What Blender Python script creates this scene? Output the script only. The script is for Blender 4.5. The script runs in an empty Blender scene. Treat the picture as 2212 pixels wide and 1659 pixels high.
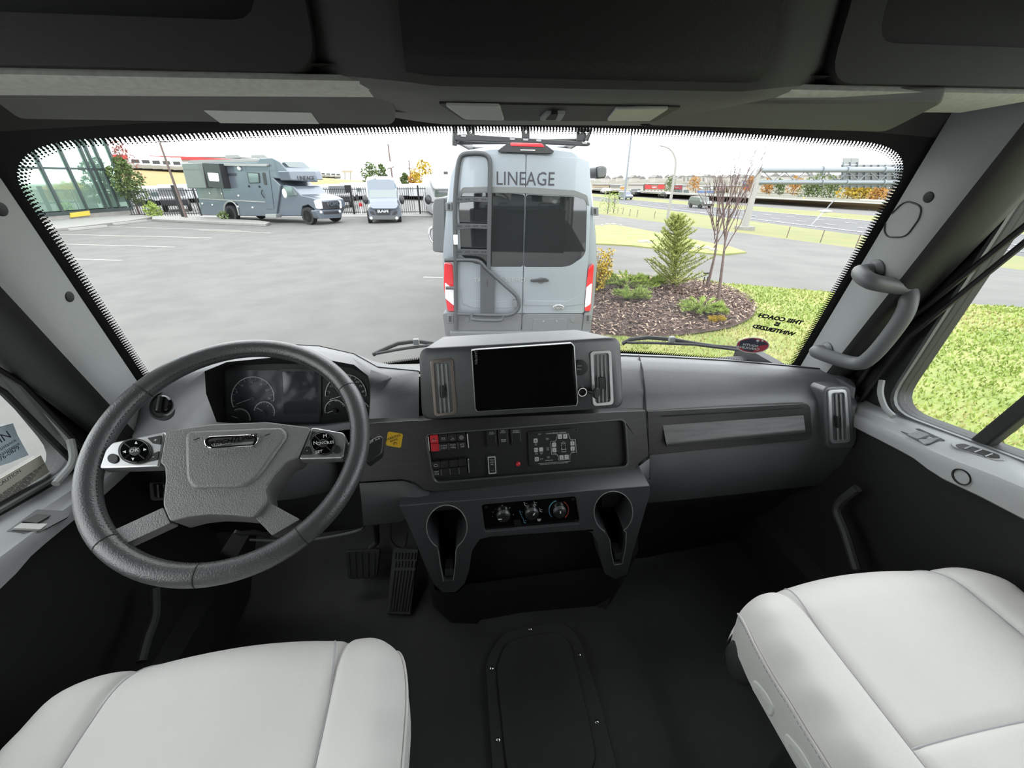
import bpy, bmesh, math, random
from mathutils import Vector as V, Matrix
from mathutils.geometry import tessellate_polygon
random.seed(7)
R = math.radians
S = bpy.context.scene
COL = S.collection
# ---------------------------------------------------------------- camera
FPX, CX, CY = 860.0, 1106.0, 829.5
CAM = V((-.11, 0, 1.30)); YAW, PIT, ROL = R(7.5), R(27.4), R(.46)
cf = V((math.sin(YAW)*math.cos(PIT), math.cos(YAW)*math.cos(PIT), -math.sin(PIT)))
r0 = V((math.cos(YAW), -math.sin(YAW), 0)); u0 = r0.cross(cf)
cr = r0*math.cos(ROL)-u0*math.sin(ROL); cu = u0*math.cos(ROL)+r0*math.sin(ROL)
cam = bpy.data.cameras.new('camera'); co = bpy.data.objects.new('camera', cam); COL.objects.link(co)
cam.sensor_width = 36; cam.sensor_fit = 'HORIZONTAL'; cam.lens = FPX/2212*36; cam.clip_start = .02; cam.clip_end = 5000
m3 = Matrix((cr, cu, -cf)).transposed(); co.matrix_world = Matrix.Translation(CAM) @ m3.to_4x4()
S.camera = co
# ---------------------------------------------------------------- sky, exposure
S.view_settings.view_transform = 'Standard'; S.view_settings.look = 'None'; S.view_settings.gamma = 1
S.view_settings.use_curve_mapping = False
S.view_settings.exposure = 2.25
w = bpy.data.worlds.new('overcast_sky'); S.world = w; w.use_nodes = True
nt = w.node_tree; bg = nt.nodes['Background']
tc = nt.nodes.new('ShaderNodeTexCoord'); no = nt.nodes.new('ShaderNodeTexNoise'); cr_ = nt.nodes.new('ShaderNodeValToRGB')
mp = nt.nodes.new('ShaderNodeMapping'); mp.inputs['Scale'].default_value = (1, 1, 3.5)
no.inputs['Scale'].default_value = 2.2; no.inputs['Detail'].default_value = 5
cr_.color_ramp.elements[0].position = .3; cr_.color_ramp.elements[0].color = (.80, .86, .94, 1)
cr_.color_ramp.elements[1].position = .7; cr_.color_ramp.elements[1].color = (1.08, 1.06, 1.03, 1)
nt.links.new(tc.outputs['Generated'], mp.inputs[0]); nt.links.new(mp.outputs[0], no.inputs['Vector'])
nt.links.new(no.outputs[0], cr_.inputs[0]); nt.links.new(cr_.outputs[0], bg.inputs[0]); bg.inputs[1].default_value = 1.0
# ---------------------------------------------------------------- helpers
def ray(x, y): return cf+cr*((x-CX)/FPX)+cu*((CY-y)/FPX)
def aY(x, y, Y): d = ray(x, y); return CAM+d*(Y/d.y)
def aX(x, y, X): d = ray(x, y); return CAM+d*((X-CAM.x)/d.x)
def aZ(x, y, Z): d = ray(x, y); return CAM+d*((Z-CAM.z)/d.z)
def aD(x, y, D): d = ray(x, y); return CAM+d*(D/math.hypot(d.x, d.y))
MATS = {}
def mat(name, col, rough=.5, metal=0, var=.0, vs=20, bump=0, bs=200, spec=.5, emit=None, alpha=1, coat=0, col2=None, stretch=None):
    if name in MATS: return MATS[name]
    m = bpy.data.materials.new(name); m.use_nodes = True; t = m.node_tree; b = t.nodes['Principled BSDF']
    b.inputs['Base Color'].default_value = (*col, 1); b.inputs['Roughness'].default_value = rough; b.inputs['Metallic'].default_value = metal
    b.inputs['Specular IOR Level'].default_value = spec; b.inputs['Coat Weight'].default_value = coat
    if emit: b.inputs['Emission Color'].default_value = (*col, 1); b.inputs['Emission Strength'].default_value = emit
    if alpha < 1: b.inputs['Alpha'].default_value = alpha
    c = t.nodes.new('ShaderNodeTexCoord'); vec = c.outputs['Object']
    if stretch:
        mm = t.nodes.new('ShaderNodeMapping'); mm.inputs['Scale'].default_value = stretch; t.links.new(vec, mm.inputs[0]); vec = mm.outputs[0]
    if var or col2:
        n = t.nodes.new('ShaderNodeTexNoise'); n.inputs['Scale'].default_value = vs; n.inputs['Detail'].default_value = 6
        r = t.nodes.new('ShaderNodeValToRGB'); a = col2 or tuple(x*(1-var) for x in col)
        r.color_ramp.elements[0].position = .35; r.color_ramp.elements[1].position = .65
        r.color_ramp.elements[0].color = (*a, 1); r.color_ramp.elements[1].color = (*tuple(x*(1+var) for x in col), 1)
        t.links.new(vec, n.inputs['Vector']); t.links.new(n.outputs[0], r.inputs[0]); t.links.new(r.outputs[0], b.inputs['Base Color'])
    if bump:
        n = t.nodes.new('ShaderNodeTexNoise'); n.inputs['Scale'].default_value = bs; n.inputs['Detail'].default_value = 3
        k = t.nodes.new('ShaderNodeBump'); k.inputs['Strength'].default_value = bump; k.inputs['Distance'].default_value = .002
        t.links.new(vec, n.inputs['Vector']); t.links.new(n.outputs[0], k.inputs['Height']); t.links.new(k.outputs[0], b.inputs['Normal'])
    MATS[name] = m; return m
def glassmat(name, tint=(1, 1, 1), refl=1.0, ior=1.45):
    m = bpy.data.materials.new(name); m.use_nodes = True; t = m.node_tree; t.nodes.clear()
    o = t.nodes.new('ShaderNodeOutputMaterial'); mx = t.nodes.new('ShaderNodeMixShader'); tr = t.nodes.new('ShaderNodeBsdfTransparent')
    g = t.nodes.new('ShaderNodeBsdfGlossy'); g.inputs['Roughness'].default_value = .01; fr = t.nodes.new('ShaderNodeFresnel'); fr.inputs[0].default_value = ior
    mu = t.nodes.new('ShaderNodeMath'); mu.operation = 'MULTIPLY'; mu.inputs[1].default_value = refl
    tr.inputs[0].default_value = (*tint, 1)
    t.links.new(fr.outputs[0], mu.inputs[0]); t.links.new(mu.outputs[0], mx.inputs[0]); t.links.new(tr.outputs[0], mx.inputs[1]); t.links.new(g.outputs[0], mx.inputs[2])
    t.links.new(mx.outputs[0], o.inputs[0]); MATS[name] = m; return m
I4 = Matrix.Identity(4)
class B:
    """collects shapes into one mesh"""
    def __init__(s): s.v = []; s.f = []
    def add(s, vs, fs, M=I4):
        k = len(s.v); s.v += [tuple(M @ V(p)) for p in vs]; s.f += [tuple(i+k for i in f) for f in fs]; return s
    def box(s, c, d, M=I4):
        x, y, z = (a/2 for a in d); cx, cy, cz = c
        vs = [(cx+i*x, cy+j*y, cz+k*z) for i in (-1, 1) for j in (-1, 1) for k in (-1, 1)]
        return s.add(vs, [(0, 1, 3, 2), (4, 6, 7, 5), (0, 4, 5, 1), (2, 3, 7, 6), (0, 2, 6, 4), (1, 5, 7, 3)], M)
    def bx(s, x0, x1, y0, y1, z0, z1, M=I4): return s.box(((x0+x1)/2, (y0+y1)/2, (z0+z1)/2), (abs(x1-x0), abs(y1-y0), abs(z1-z0)), M)
    def prism(s, poly, z0, z1, M=I4, holes=()):
        """polygon (u,v) with holes, extruded along local z"""
        ar = sum(poly[i-1][0]*poly[i][1]-poly[i][0]*poly[i-1][1] for i in range(len(poly)))
        if ar < 0: poly = poly[::-1]
        loops = [list(poly)]
        for h in holes:
            a = sum(h[i-1][0]*h[i][1]-h[i][0]*h[i-1][1] for i in range(len(h)))
            loops.append(list(h) if a < 0 else list(h)[::-1])
        n = sum(len(l) for l in loops); vs = [(p[0], p[1], z) for z in (z0, z1) for l in loops for p in l]; fs = []
        if z1 < z0: vs = vs[n:]+vs[:n]
        if not holes: fs += [tuple(range(n))[::-1], tuple(range(n, 2*n))]
        else:
            fl = [p for l in loops for p in l]
            for t in tessellate_polygon([[V((p[0], p[1], 0)) for p in l] for l in loops]):
                a, b, c = t; A, Bq, Cq = fl[a], fl[b], fl[c]
                if (Bq[0]-A[0])*(Cq[1]-A[1])-(Bq[1]-A[1])*(Cq[0]-A[0]) < 0: b, c = c, b
                fs += [(a, c, b), (a+n, b+n, c+n)]
        k = 0
        for l in loops:
            L = len(l); fs += [(k+i, k+(i+1) % L, n+k+(i+1) % L, n+k+i) for i in range(L)]; k += L
        return s.add(vs, fs, M)
    def tube(s, pts, r, n=8, closed=False, cap=True, flat=1.0, up=None):
        pts = [V(p) for p in pts]; N = len(pts); rr = r if isinstance(r, (list, tuple)) else [r]*N; vs = []; fs = []; a0 = None
        for i, p in enumerate(pts):
            d = (pts[(i+1) % N]-pts[i-1]) if closed else (pts[min(i+1, N-1)]-pts[max(i-1, 0)])
            if d.length < 1e-9: d = V((0, 0, 1))
            d.normalize()
            if a0 is None: a0 = V(up) if up else (V((0, 0, 1)) if abs(d.z) < .9 else V((1, 0, 0)))
            a = a0-d*a0.dot(d); a.normalize(); b = d.cross(a); a0 = a if not up else V(up)
            vs += [tuple(p+(a*math.cos(2*math.pi*j/n)*flat+b*math.sin(2*math.pi*j/n))*rr[i]) for j in range(n)]
        for i in range(N if closed else N-1):
            k = (i+1) % N; fs += [(i*n+j, i*n+(j+1) % n, k*n+(j+1) % n, k*n+j) for j in range(n)]
        if cap and not closed: fs += [tuple(range(n))[::-1], tuple(range((N-1)*n, N*n))]
        return s.add(vs, fs)
    def lathe(s, prof, n=24, M=I4, cap=True):
        vs = [(r*math.cos(2*math.pi*j/n), r*math.sin(2*math.pi*j/n), z) for r, z in prof for j in range(n)]; fs = []
        for i in range(len(prof)-1): fs += [(i*n+j, i*n+(j+1) % n, (i+1)*n+(j+1) % n, (i+1)*n+j) for j in range(n)]
        if cap: fs += [tuple(range(n))[::-1], tuple(range((len(prof)-1)*n, len(prof)*n))]
        return s.add(vs, fs, M)
    def grid(s, rows, M=I4, cu=False):
        n = len(rows[0]); vs = [p for r in rows for p in r]
        fs = [(i*n+j, i*n+(j+1) % n, (i+1)*n+(j+1) % n, (i+1)*n+j) for i in range(len(rows)-1) for j in range(n if cu else n-1)]
        return s.add(vs, fs, M)
    def loft(s, rings, M=I4):
        n = len(rings[0]); s.grid(rings, M, True); k = len(s.v)-n*len(rings)
        s.f += [tuple(range(k, k+n))[::-1], tuple(range(k+n*(len(rings)-1), k+n*len(rings)))]; return s
    def ball(s, c, r, M=I4, n=12, m=8):
        r = r if isinstance(r, (tuple, list)) else (r, r, r); c = V(c)
        rows = [[(c.x+r[0]*math.sin(a)*math.cos(b), c.y+r[1]*math.sin(a)*math.sin(b), c.z+r[2]*math.cos(a)) for b in [2*math.pi*j/n for j in range(n)]] for a in [max(.02, min(math.pi-.02, math.pi*i/m)) for i in range(m+1)]]
        return s.loft(rows[::-1], M)
def tag(o, label=None, cat=None, group=None, kind=None):
    for k, x in (('label', label), ('category', cat), ('group', group), ('kind', kind)):
        if x: o[k] = x
    return o
ROOTM = {}
def ob(name, b, m, parent=None, label=None, cat=None, group=None, kind=None, bev=0, ang=40, local=False, seg=2, flat=False):
    if isinstance(b, B):
        me = bpy.data.meshes.new(name); me.from_pydata(b.v, [], b.f); me.validate()
        bm = bmesh.new(); bm.from_mesh(me); bmesh.ops.recalc_face_normals(bm, faces=bm.faces); bm.to_mesh(me); bm.free()
        if not flat:
            me.shade_smooth(); me.set_sharp_from_angle(angle=R(ang))
    else: me = b
    if m and not me.materials: me.materials.append(MATS[m] if isinstance(m, str) else m)
    o = bpy.data.objects.new(name, me); COL.objects.link(o); tag(o, label, cat, group, kind)
    if parent is not None:
        o.parent = parent
        if not local: o.matrix_parent_inverse = ROOTM.get(parent.name, I4)
        ROOTM[o.name] = I4 if local else ROOTM.get(parent.name, I4)
        if not local: ROOTM[o.name] = I4
    if bev:
        k = o.modifiers.new('bevel', 'BEVEL'); k.width = bev; k.segments = seg; k.limit_method = 'ANGLE'; k.angle_limit = R(35); k.harden_normals = True
    return o
def thing(name, label, cat, loc=(0, 0, 0), rz=0, group=None, kind=None):
    o = bpy.data.objects.new(name, None); COL.objects.link(o); o.location = loc; o.rotation_euler = (0, 0, rz); o.empty_display_size = .1
    ROOTM[o.name] = (Matrix.Translation(loc) @ Matrix.Rotation(rz, 4, 'Z')).inverted()
    return tag(o, label, cat, group, kind)
def dup(o, parent=None, loc=None, rz=None, label=None, sc=None):
    c = o.copy(); COL.objects.link(c); c.parent = parent
    if loc is not None: c.location = loc
    if rz is not None: c.rotation_euler = (0, 0, rz)
    if sc is not None: c.scale = (sc, sc, sc) if not isinstance(sc, tuple) else sc
    if label: c['label'] = label
    for k in [x for x in o.children]: dup(k, c)
    return c
class Fr:
    """a plane in the place; px() gives where a line of sight meets it"""
    def __init__(s, o, ex, ey):
        s.o = V(o); s.ex = V(ex).normalized(); e = V(ey); s.ey = (e-s.ex*e.dot(s.ex)).normalized(); s.n = s.ex.cross(s.ey)
        s.M = Matrix.Translation(s.o) @ Matrix((s.ex, s.ey, s.n)).transposed().to_4x4()
    def px(s, x, y, off=0):
        d = ray(x, y); t = ((s.o+s.n*off-CAM).dot(s.n))/d.dot(s.n); q = CAM+d*t-s.o
        return (q.dot(s.ex), q.dot(s.ey))
    def pp(s, pts, off=0): return [s.px(x, y, off) for x, y in pts]
    def w(s, u, v, n=0): return s.o+s.ex*u+s.ey*v+s.n*n
    def at(s, x, y, off=0): return s.w(*s.px(x, y, off), off)
def pl3(a, b, c): return Fr(a, V(b)-V(a), V(c)-V(a))
def rq(c, r, k=4):
    """polygon with rounded corners"""
    out = []; N = len(c)
    for i in range(N):
        p = V((*c[i], 0)); a = V((*c[i-1], 0))-p; b = V((*c[(i+1) % N], 0))-p
        rr = min(r[i] if isinstance(r, (list, tuple)) else r, a.length*.48, b.length*.48); A = p+a.normalized()*rr; Bq = p+b.normalized()*rr
        for j in range(k+1):
            t = j/k; q = A*(1-t)**2+p*2*t*(1-t)+Bq*t*t; out.append((q.x, q.y))
    return out
def rc(cx, cy, wd, ht, r=0, k=3):
    p = [(cx-wd/2, cy-ht/2), (cx+wd/2, cy-ht/2), (cx+wd/2, cy+ht/2), (cx-wd/2, cy+ht/2)]
    return rq(p, r, k) if r else p
def ci(cx, cy, r, n=20, ry=None): return [(cx+r*math.cos(2*math.pi*i/n), cy+(ry or r)*math.sin(2*math.pi*i/n)) for i in range(n)]
def plate(fr, poly, n0, n1, holes=(), b=None, off=None):
    """solid plate whose outline is given in sight lines on the plane"""
    b = b or B(); o = n1 if off is None else off
    return b.prism(fr.pp(poly, o), n0, n1, fr.M, [fr.pp(h, o) for h in holes])
def text(s, size, M, m, parent=None, name='lettering', al='CENTER', ext=.0003, bold=0, sx=1, sh=0, track=1, **kw):
    c = bpy.data.curves.new(name, 'FONT'); c.body = s; c.size = size; c.extrude = ext; c.align_x = al; c.align_y = 'CENTER'; c.offset = bold; c.shear = sh; c.space_character = track; c.resolution_u = 2
    t = bpy.data.objects.new('tmp', c); COL.objects.link(t); dg = bpy.context.evaluated_depsgraph_get()
    me = bpy.data.meshes.new_from_object(t.evaluated_get(dg)); COL.objects.unlink(t); bpy.data.objects.remove(t); bpy.data.curves.remove(c)
    me.materials.clear(); me.transform(M @ Matrix.Diagonal((sx, 1, 1, 1))); me.name = name
    return ob(name, me, m, parent, **kw)
def poly(pts):
    return B().add(pts, [tuple(t) for t in tessellate_polygon([[V(p) for p in pts]])])
def lp(a, b, t): return a+(b-a)*t
def lv(a, b, t): return V(a)*(1-t)+V(b)*t
def spl(pts, n=8, closed=False):
    """Catmull-Rom curve through points"""
    pts = [V(p) for p in pts]; N = len(pts); out = []
    for i in range(N if closed else N-1):
        g = (lambda k: pts[k % N]) if closed else (lambda k: pts[max(0, min(N-1, k))])
        a, b, c, d = g(i-1), g(i), g(i+1), g(i+2)
        for j in range(n):
            t = j/n; out.append(.5*((2*b)+(c-a)*t+(2*a-5*b+4*c-d)*t*t+(3*b-a-3*c+d)*t**3))
    if not closed: out.append(pts[-1])
    return out
GZ = -1.1   # the parking lot lies 1.1 m under the cab floor
# ---------------------------------------------------------------- materials
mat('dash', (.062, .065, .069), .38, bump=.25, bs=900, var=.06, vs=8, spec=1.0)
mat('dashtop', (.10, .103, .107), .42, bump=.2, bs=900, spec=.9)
mat('trimblack', (0.014, 0.014, 0.0145), .55, bump=.15, bs=700)
mat('pillar', (0.24, 0.248, 0.245), .6, bump=.2, bs=800)
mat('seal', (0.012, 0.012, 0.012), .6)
mat('headliner', (.045, .045, .042), .8, bump=.3, bs=1200)
mat('cabinet', (0.008, 0.008, 0.008), .6, bump=.2, bs=700)
mat('cabdoor', (0.028, 0.028, 0.027), .7, bump=.2, bs=900)
mat('grip', (.10, .105, .105), .5)
mat('ledge', (.33, .34, .34), .6, bump=.2, bs=800)
mat('liner', (.62, .62, .575), .8, bump=.4, bs=900, var=.08, vs=120)
mat('visor', (0.13, 0.13, 0.122), .75, bump=.2, bs=1500)
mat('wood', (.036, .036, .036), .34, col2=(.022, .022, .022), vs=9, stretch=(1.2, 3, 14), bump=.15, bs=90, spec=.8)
mat('woodlit', (.12, .124, .124), .34, col2=(.08, .082, .082), vs=9, stretch=(1.2, 3, 14), bump=.15, bs=90, spec=.8)  # same wood as the trim, made lighter for the light it catches
mat('leather', (.050, .050, .052), .36, bump=.35, bs=420, var=.05, spec=.8)
mat('hubpad', (.13, .128, .128), .42, bump=.5, bs=500, spec=.9)
mat('rubber', (0.035, 0.035, 0.036), .6, bump=.2, bs=300, var=.15, vs=6)
mat('tread', (0.035, 0.035, 0.035), .6)
mat('silver', (.60, .61, .62), .32, .85)
mat('chrome', (.8, .8, .8), .08, 1)
mat('bronze', (.55, .47, .42), .25, .9)
mat('key', (0.02, 0.02, 0.021), .4)
mat('gloss', (.003, .003, .0032), .06, spec=.6)
mat('white', (.75, .75, .75), .5)
mat('print', (.55, .55, .55), .6)
mat('dim', (.16, .16, .16), .6)
mat('red', (.62, .03, .045), .35)
mat('yellow', (.78, .47, .02), .5)
mat('blue', (.16, .42, .58), .5)
mat('orange', (.55, .09, .05), .5)
mat('seat', (0.68, 0.665, 0.64), .62, bump=.25, bs=1400, var=.03, vs=5)
mat('piping', (.46, .44, .47), .6)
mat('lever', (.70, .72, .68), .35)
mat('label', (.62, .63, .60), .6)
mat('cream', (.68, .66, .54), .6)
mat('ink', (.012, .012, .012), .6)
mat('film', (.25, .27, .30), .1, alpha=.16)
mat('lens', (.55, .57, .55), .15, alpha=.75)
mat('perf', (.012, .012, .012), .5, bump=.8, bs=900)
mat('wallpanel', (.07, .066, .06), .6)
glassmat('glass', (.95, .97, .96), .10)
mat('frit', (.004, .004, .004), .7)
# ================================================================ CAB SHELL
def WS(u, v, off=0):
    a = 1-u*u
    p = V((u*lp(.90, .805, v)+.01, lp(1.0+.27*a, .80+.12*a, v), lp(.81, 1.35+.04*a, v)))
    if off:
        e = 1e-3; du = WS(u+e, v)-WS(u-e, v); dv = WS(u, v+e)-WS(u, v-e); p = p-du.cross(dv).normalized()*off*-1
    return p
def seqf(a, b, n): return [lp(a, b, i/n) for i in range(n+1)]
# floor with the tunnel hump, toe board and firewall
def floor_z(x, y):
    z = .05*max(0, 1-abs(x-.03)/.36)**.6 if abs(x-.03) < .36 else 0
    return z*min(1, max(0, (1.0-y)/.25)) + max(0, y-.98)*.9
rows = [[(x, y, floor_z(x, y)) for x in seqf(-1.02, 1.02, 68)] for y in seqf(-2.0, 1.25, 50)]
ob('floor', B().grid(rows), 'rubber', kind='structure', label='black rubber cab floor with a low centre tunnel')
b = B().grid([[(x, 1.25, z) for x in (-1.05, 1.05)] for z in (-.1, .68)]); b.box((0, 1.27, .24), (2.1, .04, .88))
ob('wall_front', b, 'trimblack', kind='structure', label='black firewall behind the dashboard')
ob('ceiling', B().bx(-1.1, 1.1, -2.05, .98, 1.86, 1.9), 'headliner', kind='structure', label='grey cab ceiling')
ob('wall_back', B().bx(-1.1, 1.1, -2.05, -2.0, 0, 1.9), 'wallpanel', kind='structure', label='pale partition behind the seats')
# windshield: glass, black frit border, frit dots
wr = thing('window_1', 'wide curved windshield with a black dotted border', None, (0, 1.0, .8), kind='structure')
rows = [[WS(u, v) for u in seqf(-1.07, 1.07, 40)] for v in seqf(-.25, 1.12, 22)]
ob('glass_pane', B().grid(rows), 'glass', wr)
def wsout(k):
    """clear outline pulled in by k metres (rounded top corners), as (u,v)"""
    U, W0, W1 = 1-k/.85, -.10+k/.6, 1-k/.6
    return rq([(-U, W0), (U, W0), (U, W1), (-U, W1)], [.05, .05, .13, .13], 8)
def resamp(p, step):
    q = [WS(*a) for a in p]; q.append(q[0]); p = p+[p[0]]; out = []; acc = 0
    for i in range(len(p)-1):
        L = (q[i+1]-q[i]).length; n = 0
        while acc <= L:
            t = acc/L if L > 0 else 0; out.append((lp(p[i][0], p[i+1][0], t), lp(p[i][1], p[i+1][1], t))); acc += step
        acc -= L
    return out
inn = resamp(wsout(0), .02); b = B(); ring = []
for u, v in inn:
    s = max(abs(u)/1.0, abs(v-.5)/.5); k = 1.075
    uo, vo = (max(-1.07, min(1.07, u*1.09)), max(-.24, min(1.12, .45+(v-.45)*1.24))); ring.append((uo, vo))
b.grid([[WS(*p, off=.002) for p in inn], [WS(lp(p[0], q[0], .5), lp(p[1], q[1], .5), off=.002) for p, q in zip(inn, ring)], [WS(*p, off=.002) for p in ring]], cu=True)
ob('frit_border', b, 'frit', wr)
b = B()
for row, (dd, rad) in enumerate(((.0006, .0026), (.0036, .0024), (.0068, .0019), (.0098, .0014))):
    pts = resamp(wsout(dd), .0064)
    if row % 2: pts = resamp(wsout(dd), .0032)[1::2]
    for u, v in pts:
        e = .0015; c = WS(u, v, off=.002); du = (WS(u+e, v)-WS(u-e, v)).normalized(); dv = (WS(u, v+e)-WS(u, v-e)).normalized()
        b.add([c+(du*math.cos(a)+dv*math.sin(a))*rad for a in [i*math.pi/3 for i in range(6)]], [(0, 1, 2, 3, 4, 5)])
ob('frit_dots', b, 'frit', wr, kind='stuff', flat=True)
# A pillars and door surrounds, mirrored
WIN = rq([(.762, .755), (.45, .80), (-.25, .80), (-.25, 1.52), (.50, 1.52), (.70, 1.36)], [.075, .02, .06, .06, .1, .12], 6)
def mirr(sx, pts): return [V((p[0]*sx, p[1], p[2])) for p in pts]
for sx, sd in ((1, 'right'), (-1, 'left')):
    rows = []
    for t in seqf(-.15, 1.12, 14):
        a = WS(1.012, t)+V((-.006, -.016, 0)); c = V((.965, lp(.90, .64, t), lp(.72, 1.40, t)))
        sec = []; k_ = V((a.x-.016, c.y-.020, lp(a.z, c.z, .55)))
        for q in seqf(0, 1, 14):
            p = a*(1-q)**3+k_*(3*q*(1-q)**2+3*q*q*(1-q))+c*q**3; sec.append((p.x, p.y, p.z))
        sec.append((.99, c.y+.03, c.z)); rows.append([(x*sx+(.022*(1-i/15) if sx < 0 else 0), y, z) for i, (x, y, z) in enumerate(sec)])
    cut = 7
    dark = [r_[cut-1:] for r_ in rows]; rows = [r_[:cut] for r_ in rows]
    tr = ob('trim_1' if sx > 0 else 'trim_2', B().grid(rows), 'pillar', kind='structure', label='grey moulded windshield pillar trim on the %s side' % ('passenger' if sx > 0 else 'driver'))
    ob('seal_and_shade', B().grid(dark), 'seal', tr)  # door-side strip: black seal plus the pillar's own shade, painted black
    W_ = WIN if sx > 0 else [(p[0]+.085, p[1]-.018*(p[1] < 1)) for p in WIN]
    # door: frame plate with window hole
    outer = [(1.02, -.05), (1.02, .80), (.70, 1.62), (-.42, 1.62), (-.42, -.05)]
    Mx = Matrix(((0, 0, sx, 0), (1, 0, 0, 0), (0, 1, 0, 0), (0, 0, 0, 1)))
    dr = thing('door_1' if sx > 0 else 'door_2', 'black %s door with a wide sill ledge under its window' % ('passenger' if sx > 0 else 'driver'), None, (sx*1.0, .3, 0), kind='structure')
    ob('door_frame', B().prism(outer, .985, 1.03, Mx, [W_]), 'seal', dr, bev=.006)
    ob('window_gasket', B().prism([(p[0]*1.0+.007*(1 if p[0] > .2 else -1), p[1]+.007*(1 if p[1] > 1.1 else -1)) for p in W_], .976, .992, Mx, [W_]), 'grip', dr, bev=.004)
    ob('window_pane', B().prism(W_, 1.006, 1.010, Mx), 'glass', dr)
    # sill ledge: sections along the door
    rows = []
    def pw(y, t):
        for (y0, v0), (y1, v1) in zip(t, t[1:]):
            if y >= y1: return lp(v0, v1, max(0, min(1, (y0-y)/(y0-y1))))
        return t[-1][1]
    for y in seqf(1.0, -.40, 40):
        xi = pw(y, ((.80, .935), (.66, .92), (.56, .905), (.45, .895), (.3, .888))); zi = pw(y, ((.80, .715), (.66, .738), (.56, .756), (.47, .778), (.40, .79), (.2, .795)))-(.018 if sx < 0 else 0)
        zw = pw(y, ((.80, .745), (.73, .755), (.59, .779), (.49, .794), (.2, .80)))-(.018 if sx < 0 else 0); zb = zi-pw(y, ((.80, .03), (.62, .034), (.56, .048), (.4, .056)))
        rows.append([(sx*x, y, z) for x, z in ((.985, zw), (.968, zw-.004), (lp(.965, xi, .5), lp(zw, zi, .5)+.004), (xi+.012, zi+.005), (xi+.003, zi+.001), (xi, zi-.006), (xi+.001, lp(zi, zb, .5)), (xi+.004, zb), (xi+.012, zb-.006), (.955, zb-.010))])
    ob('sill_ledge', B().grid(rows), 'ledge', dr)
    rows = [[(sx*x, y, z) for x, z in ((.956, .72), (.960, .60), (.962, .45), (.95, .30), (.94, .22), (.90, .19), (.90, .02), (.985, -.02))] for y in seqf(1.27, -.42, 16)]
    ob('kick_panel', B().bx(sx*.965, sx*1.03, .95, 1.34, -.06, .70), 'trimblack', dr)
    ob('door_panel', B().grid(rows), 'trimblack', dr)
    # vertical seals on the frame
    for k, (yy, zz) in enumerate(((.86, .60), (.825, .575))):
        ob('weather_seal', B().tube([(sx*.972, yy, .72), (sx*.966, yy-.05, .95), (sx*.962, zz+.05, 1.25), (sx*.96, zz, 1.42)], .006, 6), 'seal', dr)
    ob('wall_right' if sx > 0 else 'wall_left', B().prism([(-.42, -.05), (-.42, 1.9), (-2.05, 1.9), (-2.05, -.05)], 1.0, 1.05, Mx), 'wallpanel', kind='structure', label='pale coach side wall behind the %s door' % ('passenger' if sx > 0 else 'driver'))
    ob('trim_3' if sx > 0 else 'trim_4', B().bx(sx*.95, sx*1.05, -.45, .80, 1.55, 1.88), 'trimblack', kind='structure', label='grey roof rail trim above the %s door' % ('passenger' if sx > 0 else 'driver'))
D1 = bpy.data.objects['door_1']; D2 = bpy.data.objects['door_2']
# passenger side details
P1 = bpy.data.objects['trim_1']; P2 = bpy.data.objects['trim_2']
def onpillar(x, y):
    d = ray(x, y); o = P1 if x > 1106 else P2
    ok, loc, n, i = o.ray_cast(CAM, d.normalized())
    if not ok: loc = aX(x, y, .93 if x > 1106 else -.93); n = V((-.7 if x > 1106 else .7, -.7, 0))
    if n.dot(d) > 0: n = -n
    return loc, n
bpy.context.view_layer.update()
def pcyl(x, y, r, h, m, par, name, n=20):
    loc, nn = onpillar(x, y); q = nn.to_track_quat('Z', 'Y').to_matrix().to_4x4()
    ob(name, B().lathe([(r, -.003), (r, h), (r*.8, h+.001)], n, Matrix.Translation(loc) @ q), m, par, bev=.001)
pcyl(2006, 426, .0105, .0012, 'frit', P1, 'screw_hole'); pcyl(150, 641, .0100, .0012, 'frit', P2, 'screw_hole'); pcyl(2, 452, .0105, .0012, 'frit', P2, 'screw_hole')
# speaker cap on the passenger pillar: outline groove
cap = [onpillar(x, y) for x, y in rq([(1957, 432), (1992, 445), (1988, 470), (1958, 512), (1918, 512), (1910, 497), (1918, 470)], 16, 4)]
cap = [l+n*.001 for l, n in cap if l is not None]
ob('tweeter_cover', B().tube(cap, .0016, 6, closed=True), 'seal', P1)
# grab handle
def pil(x, y, k=0): l, n = onpillar(x, y); return l+n*k
hp = [pil(1893, 583, -.005), pil(1893, 583, .035), pil(1925, 597, .05), pil(1950, 615, .052), pil(1957, 645, .052), pil(1935, 690, .052), pil(1880, 757, .052), pil(1842, 771, .05), pil(1787, 757, .03), pil(1787, 757, -.005)]
gh = thing('grab_handle', 'black curved grab handle bolted to the passenger pillar', 'handle', hp[0])
ob('grip', B().tube(spl(hp, 8), [.0165]*81 if False else [.0150 if i < 8 or i > 64 else .0175 for i in range(73)], 14), 'grip', gh)
for x, y in ((1893, 583), (1787, 757)):
    l, n = onpillar(x, y); q = n.to_track_quat('Z', 'Y').to_matrix().to_4x4()
    ob('mounting_foot', B().lathe([(.024, -.004), (.024, .004), (.017, .012)], 18, Matrix.Translation(l) @ q), 'grip', gh)
ob('bolt_cover', B().ball(pil(1888, 588, .006), (.006, .006, .012)), 'seal', gh)
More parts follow.
